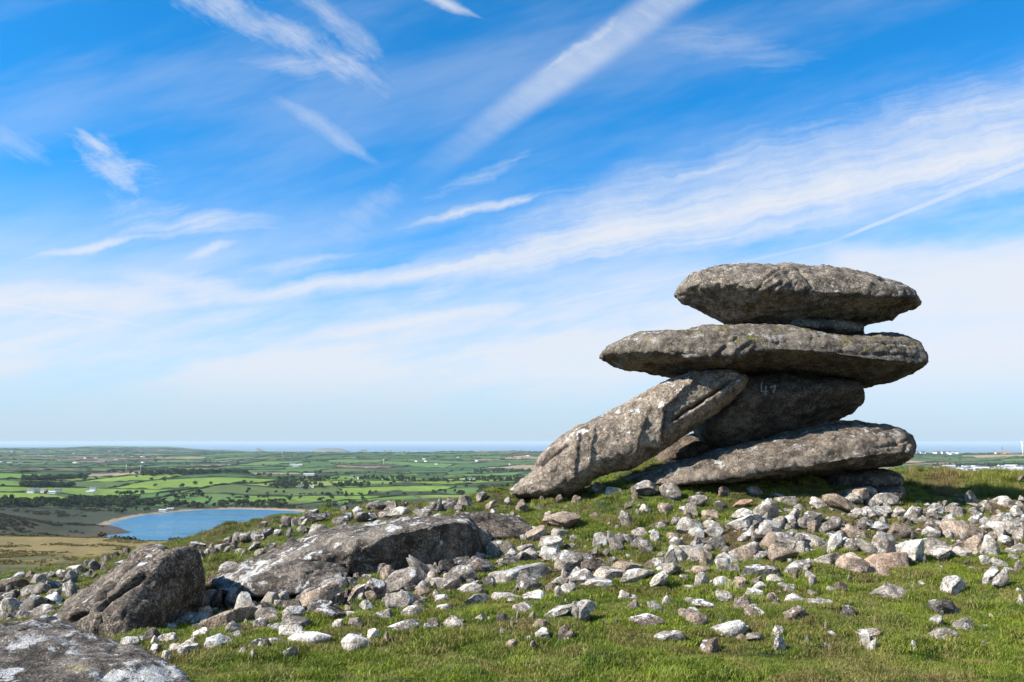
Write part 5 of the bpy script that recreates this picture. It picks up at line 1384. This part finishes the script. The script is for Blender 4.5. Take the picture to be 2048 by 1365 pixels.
# trees one can tell apart: nearest of the hedge and shore trees
x_, y_, r_, q = scatter(500, 1130, 1500, 230, 760); m = (lake_sd(x_, y_) > 14) & (lake_sd(x_, y_) < 260)
spots = [(a, b, c_) for a, b, c_ in treespots] + [(a, b, c_) for a, b, c_, k in zip(x_, y_, r_, m) if k][:70]
spots.sort(key=lambda s: s[2])
zs = height(np.array([s[0] for s in spots]), np.array([s[1] for s in spots]))
more_p, more_s = [], []
nt_ = 0
for (a, b, c_), z_ in zip(spots, zs):
    px_, py_ = to_px(np.array([[a, b, z_]]))
    if not (-20 < px_[0] < 2070) : continue
    s_ = rnd.uniform(3.0, 6.5)
    if nt_ < 230 and not (1090 < px_[0] < 1815):
        e_ = bpy.data.objects.new('tree', None); COL.objects.link(e_); e_.location = (a, b, z_ - 0.3); e_.rotation_euler.z = rnd.uniform(0, 6.28); e_.scale = (s_, s_, s_ * rnd.uniform(0.85, 1.2))
        zn = zone(px_[0], py_[0]); sz_n = 'tiny' if s_ < 5 else 'small' if s_ < 6.4 else 'larger'; e_['label'] = f'{sz_n} dark round-headed tree among hedges {zn}'; e_['category'] = 'tree'; e_['group'] = 'single trees ' + zn
        link('trunk', TRUNK, e_); link('crown', CROWNS[rnd.randrange(5)], e_)
        nt_ += 1
    else: more_p.append((a, b, z_ - 0.3)); more_s.append(s_ * (1 + c_ / 9000))
instancer('distant_hedgerow_trees', more_p, RNG.integers(0, 5, len(more_p)), more_s, np.zeros(len(more_p)), tree_col, 'tiny trees dotted along the farthest hedges')

# gorse and heather on the slopes round the reservoir
V, F = crown_mesh(480, 90, 0.45, 7); gorse = mesh_from('bush', V, F, [m_gorse], False)
gorse_col = bpy.data.collections.new('bush_kinds'); gorse_col.objects.link(bpy.data.objects.new('bush_kind', gorse))
x_, y_, r_, q = scatter(26000, 340, 1500, -80, 760, 1.1); nn = fbm(xy0(x_, y_), 1 / 60.0, 4, 0.55, 31); n2_ = fbm(xy0(x_, y_), 1 / 16.0, 3, 0.55, 33)
z_ = height(x_, y_); px_, py_ = to_px(np.stack([x_, y_, z_], -1))
m = (lake_sd(x_, y_) > 12) & (nn + 0.5 * n2_ > 0.05) & ~((r_ > 1250) & (fbm(xy0(x_, y_), 1 / 220.0, 4, 0.55, 32) < 0.30)) & (RNG.random(len(x_)) < 0.75)
m &= ~((px_ > 120) & (px_ < 215) & (np.abs(py_ - 1040) < 6))
instancer('gorse_scrub', np.stack([x_, y_, z_ - 0.2], -1)[m], np.zeros(m.sum(), int), RNG.uniform(1.6, 3.6, m.sum()), np.zeros(m.sum()), gorse_col, 'dark gorse and heather scrub on the slopes round the reservoir')

m_tus, t, p, o = new_mat('tawny_tussocks')
g = t.nodes.new('ShaderNodeNewGeometry'); oi = t.nodes.new('ShaderNodeObjectInfo'); rv = E(oi.outputs['Random'])
setcol(t, p, mixc((noise(oi.outputs['Location'], 0.05, 4) * 0.9 + rv * 0.25).step(0.35, 0.8), (0.14, 0.12, 0.04), (0.26, 0.20, 0.072)))
tus_col = bpy.data.collections.new('tussock_kinds'); V, F = crown_mesh(481, 60, 0.35, 5); tus_col.objects.link(bpy.data.objects.new('tussock_kind', mesh_from('tussock', V, F, [m_tus], False)))
x_, y_, r_, q = scatter(16000, 45, 335, -80, 560, 1.2); z_ = height(x_, y_); nn = fbm(xy0(x_, y_), 1 / 14.0, 3, 0.55, 71); m = nn > 0.25
instancer('moor_grass', np.stack([x_, y_, z_ - 0.1], -1)[m], np.zeros(m.sum(), int), RNG.uniform(0.25, 0.6, m.sum()) * (1 + r_[m] / 400), np.zeros(m.sum()), tus_col, 'tawny tussock grass on the moor below the hilltop')

# ------------------------------------------------------------------ houses
m_white = flat_mat('white_render', (0.66, 0.645, 0.615), 0.8, 0.06, 0.3)
m_cream = flat_mat('cream_render', (0.53, 0.46, 0.36), 0.8, 0.08, 0.3)
m_roof = flat_mat('slate_roof', (0.12, 0.125, 0.14), 0.7, 0.2, 0.6)
m_roof2 = flat_mat('pale_roof', (0.46, 0.45, 0.45), 0.6, 0.1, 0.6)
m_red = flat_mat('red_roof', (0.34, 0.13, 0.08), 0.8, 0.2, 0.6)
m_glass = flat_mat('window_glass', (0.03, 0.04, 0.05), 0.15, 0.0)
def box(x0, x1, y0, y1, z0, z1): 
    return [(x0, y0, z0), (x1, y0, z0), (x1, y1, z0), (x0, y1, z0), (x0, y0, z1), (x1, y0, z1), (x1, y1, z1), (x0, y1, z1)], [(0, 1, 5, 4), (1, 2, 6, 5), (2, 3, 7, 6), (3, 0, 4, 7), (4, 5, 6, 7), (3, 2, 1, 0)]
def join(*parts):
    V, F = [], []
    for v, f in parts: n = len(V); V += list(v); F += [tuple(i + n for i in q) for q in f]
    return V, F
def house_meshes(L, D, H, R, wall, roof):
    wv = box(-L / 2, L / 2, -D / 2, D / 2, -1.5, H)
    gab = ([(-L / 2, -D / 2, H), (-L / 2, D / 2, H), (-L / 2, 0, H + R), (L / 2, -D / 2, H), (L / 2, D / 2, H), (L / 2, 0, H + R)], [(0, 1, 2), (3, 5, 4)])
    e = 0.4
    rf = ([(-L / 2 - e, -D / 2 - e, H - .25), (L / 2 + e, -D / 2 - e, H - .25), (L / 2 + e, 0, H + R + .05), (-L / 2 - e, 0, H + R + .05), (-L / 2 - e, D / 2 + e, H - .25), (L / 2 + e, D / 2 + e, H - .25),
           (-L / 2 - e, -D / 2 - e, H - .05), (L / 2 + e, -D / 2 - e, H - .05), (L / 2 + e, 0, H + R + .3), (-L / 2 - e, 0, H + R + .3), (-L / 2 - e, D / 2 + e, H - .05), (L / 2 + e, D / 2 + e, H - .05)],
          [(0, 1, 2, 3), (3, 2, 5, 4), (6, 9, 8, 7), (9, 10, 11, 8), (0, 6, 7, 1), (4, 5, 11, 10), (0, 3, 9, 6), (3, 4, 10, 9), (1, 7, 8, 2), (2, 8, 11, 5)])
    return mesh_from('wall', *join(wv, gab), [wall], False), mesh_from('roof', *rf, [roof], False), mesh_from('chimney', *box(-L / 2 + .3, -L / 2 + 1.3, -.5, .5, H + R - .9, H + R + 1.3), [wall], False), mesh_from('window', *box(-.6, .6, -.06, .06, -.7, .7), [m_glass], False)
HK = {'white': house_meshes(14, 7, 5.2, 2.6, m_white, m_roof), 'long': house_meshes(34, 9, 4.2, 2.6, m_white, m_roof2), 'cream': house_meshes(12, 8, 5.0, 2.6, m_cream, m_roof), 'red': house_meshes(24, 8, 4.5, 2.6, m_cream, m_red), 'shed': house_meshes(16, 9, 3.4, 1.6, m_white, m_roof2)}
def px_ground(px, py):
    ds = np.geomspace(60, 12000, 900); P = at(np.full(900, px), np.full(900, py), ds); Hh = height(P[:, 0], P[:, 1]); k = np.where(P[:, 2] < Hh)[0]
    return (P[k[0], 0], P[k[0], 1], Hh[k[0]]) if len(k) else None
def house(px, py, kind, rz, label, scale=1.0, parts=True, group=None, name='house'):
    g_ = px_ground(px, py)
    if g_ is None: return
    L = {'white': 14, 'long': 34, 'cream': 12, 'red': 24, 'shed': 16}[kind]; D = {'white': 7, 'long': 9, 'cream': 8, 'red': 8, 'shed': 9}[kind]
    w_, r_, c_, n_ = HK[kind]
    e_ = bpy.data.objects.new(name, None); COL.objects.link(e_); e_.location = (g_[0], g_[1], g_[2] + 0.3); e_.rotation_euler.z = rz; e_.scale = (scale,) * 3
    e_['label'] = label; e_['category'] = name.replace('_', ' ')
    if group: e_['group'] = group
    link('wall', w_, e_); rr = link('roof', r_, e_)
    if parts:
        link('chimney', c_, rr)
        for k in range(3 if L < 20 else 6):
            q = link('window', n_, e_); q.location = (-L / 2 + (k + 0.5) * L / (3 if L < 20 else 6), -D / 2 - 0.03, 2.6)
for a in [(602, 976, 'white', 0.2, 'white farmhouse with outbuildings above the right end of the reservoir'), (622, 976, 'shed', -0.1, 'pale shed just to the right of the white farmhouse above the reservoir'), (556, 968, 'white', 0.3, 'small white house among dark trees, upper left of the white farmhouse'),
          (618, 952, 'long', 0.1, 'long white building on the slope above the farmhouse'), (706, 957, 'cream', 0.1, 'cream house among trees between the long white building and the pastures'), (720, 959, 'cream', 0.5, 'second cream house, right beside the first cream one'),
          (938, 964, 'long', 0.05, 'low white barn at the dark tree belt behind the bright pastures'), (62, 987, 'white', 0.0, 'white cottage at the left end of the hamlet left of the reservoir'), (72, 984, 'white', 0.4, 'white cottage, second from the left in the hamlet'),
          (88, 986, 'cream', -0.2, 'cream cottage in the middle of the hamlet'), (104, 988, 'shed', 0.1, 'pale shed lowest in the hamlet'), (116, 984, 'cream', 0.2, 'cream cottage at the right end of the hamlet'), (180, 987, 'shed', 0.2, 'grey-white shed alone in scrub between hamlet and reservoir woods'), (186, 982, 'white', 0.0, 'white cottage just behind the lone shed in the scrub'),
          (340, 1021, 'shed', 0.5, 'pale boathouse at the far shore of the reservoir'), (325, 1024, 'shed', 0.1, 'low sand-coloured shed beside the boathouse'), (585, 932, 'white', 0.1, 'white farm on the far ridge left of the wind turbine'), (592, 934, 'shed', 0.1, 'pale barn beside the white ridge farm')]:
    house(*a[:4], a[4], scale=(0.55 if a[1] > 1015 else 0.75) if a[1] > 945 else 1.4)
hr = random.Random(5)
for k in range(74):
    px_ = hr.uniform(1868, 2055); py_ = hr.triangular(934, 946, 941)
    house(px_, py_, hr.choice(['white', 'white', 'cream', 'shed', 'long']), hr.uniform(-0.6, 0.6), 'small pale house in the town in the valley behind the hilltop', 1.0, False, 'houses of the town in the valley')
for k in range(30):
    px_ = hr.uniform(1815, 1945) if k < 24 else hr.uniform(1985, 2030)
    house(px_, hr.uniform(906.0, 909.5), 'red' if k >= 24 else hr.choice(['white', 'white', 'cream', 'shed']), hr.uniform(-0.4, 0.4), 'tiny pale house of the village on the skyline right of the stack' if k < 24 else 'tiny red-roofed house on the skyline at the right edge', 1.6, False, 'houses of the skyline village' if k < 24 else 'red-roofed houses on the skyline')
for k in range(20):
    px_ = hr.uniform(-10, 330); house(px_, hr.uniform(903, 930), hr.choice(['white', 'white', 'cream', 'shed']), hr.uniform(-0.6, 0.6), 'tiny white farmstead scattered over the hazy far plain on the left', 1.0, False, 'farmsteads on the far plain')
for k in range(14):
    px_ = hr.uniform(420, 1060); house(px_, hr.uniform(912, 938), hr.choice(['white', 'cream', 'shed']), hr.uniform(-0.6, 0.6), 'tiny white farmstead on the green ridge between reservoir and sea', 0.9, False, 'farmsteads on the green ridge')

# ------------------------------------------------------------------ wind turbines and pylon
m_mast = flat_mat('white_mast', (0.80, 0.80, 0.80), 0.5, 0.02)
def cone_(r0, r1, z0, z1, n=12, c0=(0, 0), c1=(0, 0)):
    V = [(c0[0] + r0 * math.cos(a * 2 * math.pi / n), c0[1] + r0 * math.sin(a * 2 * math.pi / n), z0) for a in range(n)] + [(c1[0] + r1 * math.cos(a * 2 * math.pi / n), c1[1] + r1 * math.sin(a * 2 * math.pi / n), z1) for a in range(n)]
    return V, [(a, (a + 1) % n, n + (a + 1) % n, n + a) for a in range(n)] + [tuple(range(n))[::-1], tuple(range(n, 2 * n))]
TW = mesh_from('tower', *cone_(1.5, 0.8, -2, 40), [m_mast], True)
NC = mesh_from('nacelle', *box(-1.1, 1.1, -2.0, 3.6, 39.6, 42), [m_mast], False)
HB = mesh_from('hub', *cone_(0.9, 0.4, 0, 1.6), [m_mast])
BL = mesh_from('blade', [(-.6, 0, .5), (.6, .1, .5), (1.1, .15, 4), (.5, .05, 17), (.1, 0, 17), (-.6, -.05, 4), (-.6, .3, .5), (.6, .4, .5), (1.1, .35, 4), (.5, .15, 17), (.1, .1, 17), (-.6, .2, 4)],
    [(0, 1, 2, 5), (5, 2, 3, 4), (6, 11, 8, 7), (11, 10, 9, 8), (0, 5, 11, 6), (5, 4, 10, 11), (1, 7, 8, 2), (2, 8, 9, 3), (3, 9, 10, 4)], [m_mast], False)
for (px_, py_, h_, lab, rot) in [(767, 931, 13, 'white wind turbine on the green ridge in the middle distance', 0.4), (252, 940, 11, 'left one of two small turbines above the left woods', 0.9), (281, 942, 10, 'right one of two small turbines above the left woods', 0.1), (564, 911, 9, 'smallest far turbine near the coast, left of the middle one', 0.6), (2046, 911, 25, 'white wind turbine at the right edge beyond the town', 0.75)]:
    g_ = px_ground(px_, py_)
    s_ = h_ * math.hypot(g_[0], g_[1]) / FPX / 58.0 * 1.25
    e_ = bpy.data.objects.new('wind_turbine', None); COL.objects.link(e_); e_.location = g_; e_.scale = (s_,) * 3; e_.rotation_euler.z = 0.35; e_['label'] = lab; e_['category'] = 'wind turbine'; e_['group'] = 'wind turbines'
    link('tower', TW, e_); link('nacelle', NC, e_); hb = link('hub', HB, e_); hb.location = (0, -2.0, 41); hb.rotation_euler.x = math.pi / 2
    for q in range(3):
        b_ = link('blade', BL, e_); b_.location = (0, -2.9, 41); b_.rotation_euler = (0, rot + q * 2.0944, 0)
g_ = px_ground(2005, 911); s_ = 15 * math.hypot(g_[0], g_[1]) / FPX / 40.0
def bar(a, b, w=0.35):
    a, b = Vector(a), Vector(b); d = (b - a).normalized(); u = d.orthogonal().normalized() * w; v = d.cross(u)
    return [tuple(a + u), tuple(a + v), tuple(a - u), tuple(a - v), tuple(b + u), tuple(b + v), tuple(b - u), tuple(b - v)], [(i, (i + 1) % 4, 4 + (i + 1) % 4, 4 + i) for i in range(4)]
legs = [bar((sx * 4, sy * 4, 0), (sx * .6, sy * .6, 40), .3) for sx in (-1, 1) for sy in (-1, 1)]
for k in range(6):
    z0_, z1_ = k * 6, k * 6 + 6; a0, a1 = 4 - 3.4 * z0_ / 40, 4 - 3.4 * z1_ / 40
    for sy in (-1, 1): legs += [bar((-a0, sy * a0, z0_), (a1, sy * a1, z1_), .2), bar((a0, sy * a0, z0_), (-a1, sy * a1, z1_), .2)]
arms = [bar((-w_, 0, z_), (w_, 0, z_), .35) for w_, z_ in ((6, 26), (7.5, 31), (5, 36))]
e_ = bpy.data.objects.new('pylon', None); COL.objects.link(e_); e_.location = g_; e_.scale = (s_,) * 3; e_['label'] = 'grey lattice electricity pylon on the skyline, near the right edge'; e_['category'] = 'pylon'
m_steel = flat_mat('grey_steel', (0.25, 0.26, 0.28), 0.5, 0.05)
link('lattice_tower', mesh_from('lattice_tower', *join(*legs), [m_steel], False), e_)
for v, f in arms: link('cross_arm', mesh_from('cross_arm', v, f, [m_steel], False), e_)

# ------------------------------------------------------------------ islands and headlands off the coast
m_cliff = flat_mat('sea_cliff', (0.12, 0.115, 0.085), 0.9, 0.4, 0.01)
def island(px0, px1, top, dist, lab, seed, lump=1.0, peaks=2.2):
    a0, a1 = at(px0, 900, dist), at(px1, 900, dist); cx_ = (a0[0] + a1[0]) / 2; hw = (a1[0] - a0[0]) / 2; H_ = float(at(px0, top, dist)[2]) - SEA_Z
    n = 48; gx__, gy__ = np.meshgrid(np.linspace(-1, 1, n), np.linspace(-1, 1, n // 2))
    rr = np.sqrt(gx__ ** 2 + gy__ ** 2); nn = fbm(np.stack([gx__ * peaks + seed, gy__ * 1.5, gx__ * 0], -1).reshape(-1, 3), 1.0, 4, 0.55, seed).reshape(rr.shape)
    z = np.clip(1 - rr ** 2.5, -0.1, 1) ** 0.6 if False else np.clip(1.02 - rr ** 2.2, 0, 1) ** 0.55
    z = z * (0.78 + 0.45 * lump * nn); z = z / z.max() * H_
    V = np.stack([gx__ * hw, gy__ * hw * 0.5, z - 6], -1).reshape(-1, 3); m_ = n // 2
    F = [(j * n + i, j * n + i + 1, (j + 1) * n + i + 1, (j + 1) * n + i) for j in range(m_ - 1) for i in range(n - 1)]
    ob = link('island', mesh_from('island', V, F, [m_cliff], False), label=lab, category='island'); ob.location = (cx_, dist, SEA_Z)
island(618, 702, 895.5, 15500, 'long low blue headland in the sea, left of the jagged rocks', 3, 0.3, 1.2)
island(714, 745, 897.5, 14000, 'jagged rocky islet at the right tip of the headland', 5, 1.3, 3)
island(763, 786, 899.5, 14000, 'small pointed islet, farthest to the right off the coast', 9, 0.8, 2)
island(508, 527, 895.5, 17000, 'tiny islet in the bay, left of the long headland', 11, 0.6, 2)
# ------------------------------------------------------------------ the air
m_air = bpy.data.materials.new('air'); m_air.use_nodes = True
t = m_air.node_tree; t.nodes.clear()
pv = t.nodes.new('ShaderNodeVolumePrincipled'); oo = t.nodes.new('ShaderNodeOutputMaterial')
pv.inputs['Color'].default_value = (0.64, 0.80, 0.90, 1); pv.inputs['Density'].default_value = 3.3e-5; pv.inputs['Anisotropy'].default_value = 0.0
t.links.new(pv.outputs[0], oo.inputs['Volume'])
V, F = box(-99000, 99000, -99000, 99000, SEA_Z - 8, 12.0)
link('haze', mesh_from('haze', V, F, [m_air], False), kind='stuff', label='thin bluish haze over the far farmland and sea')
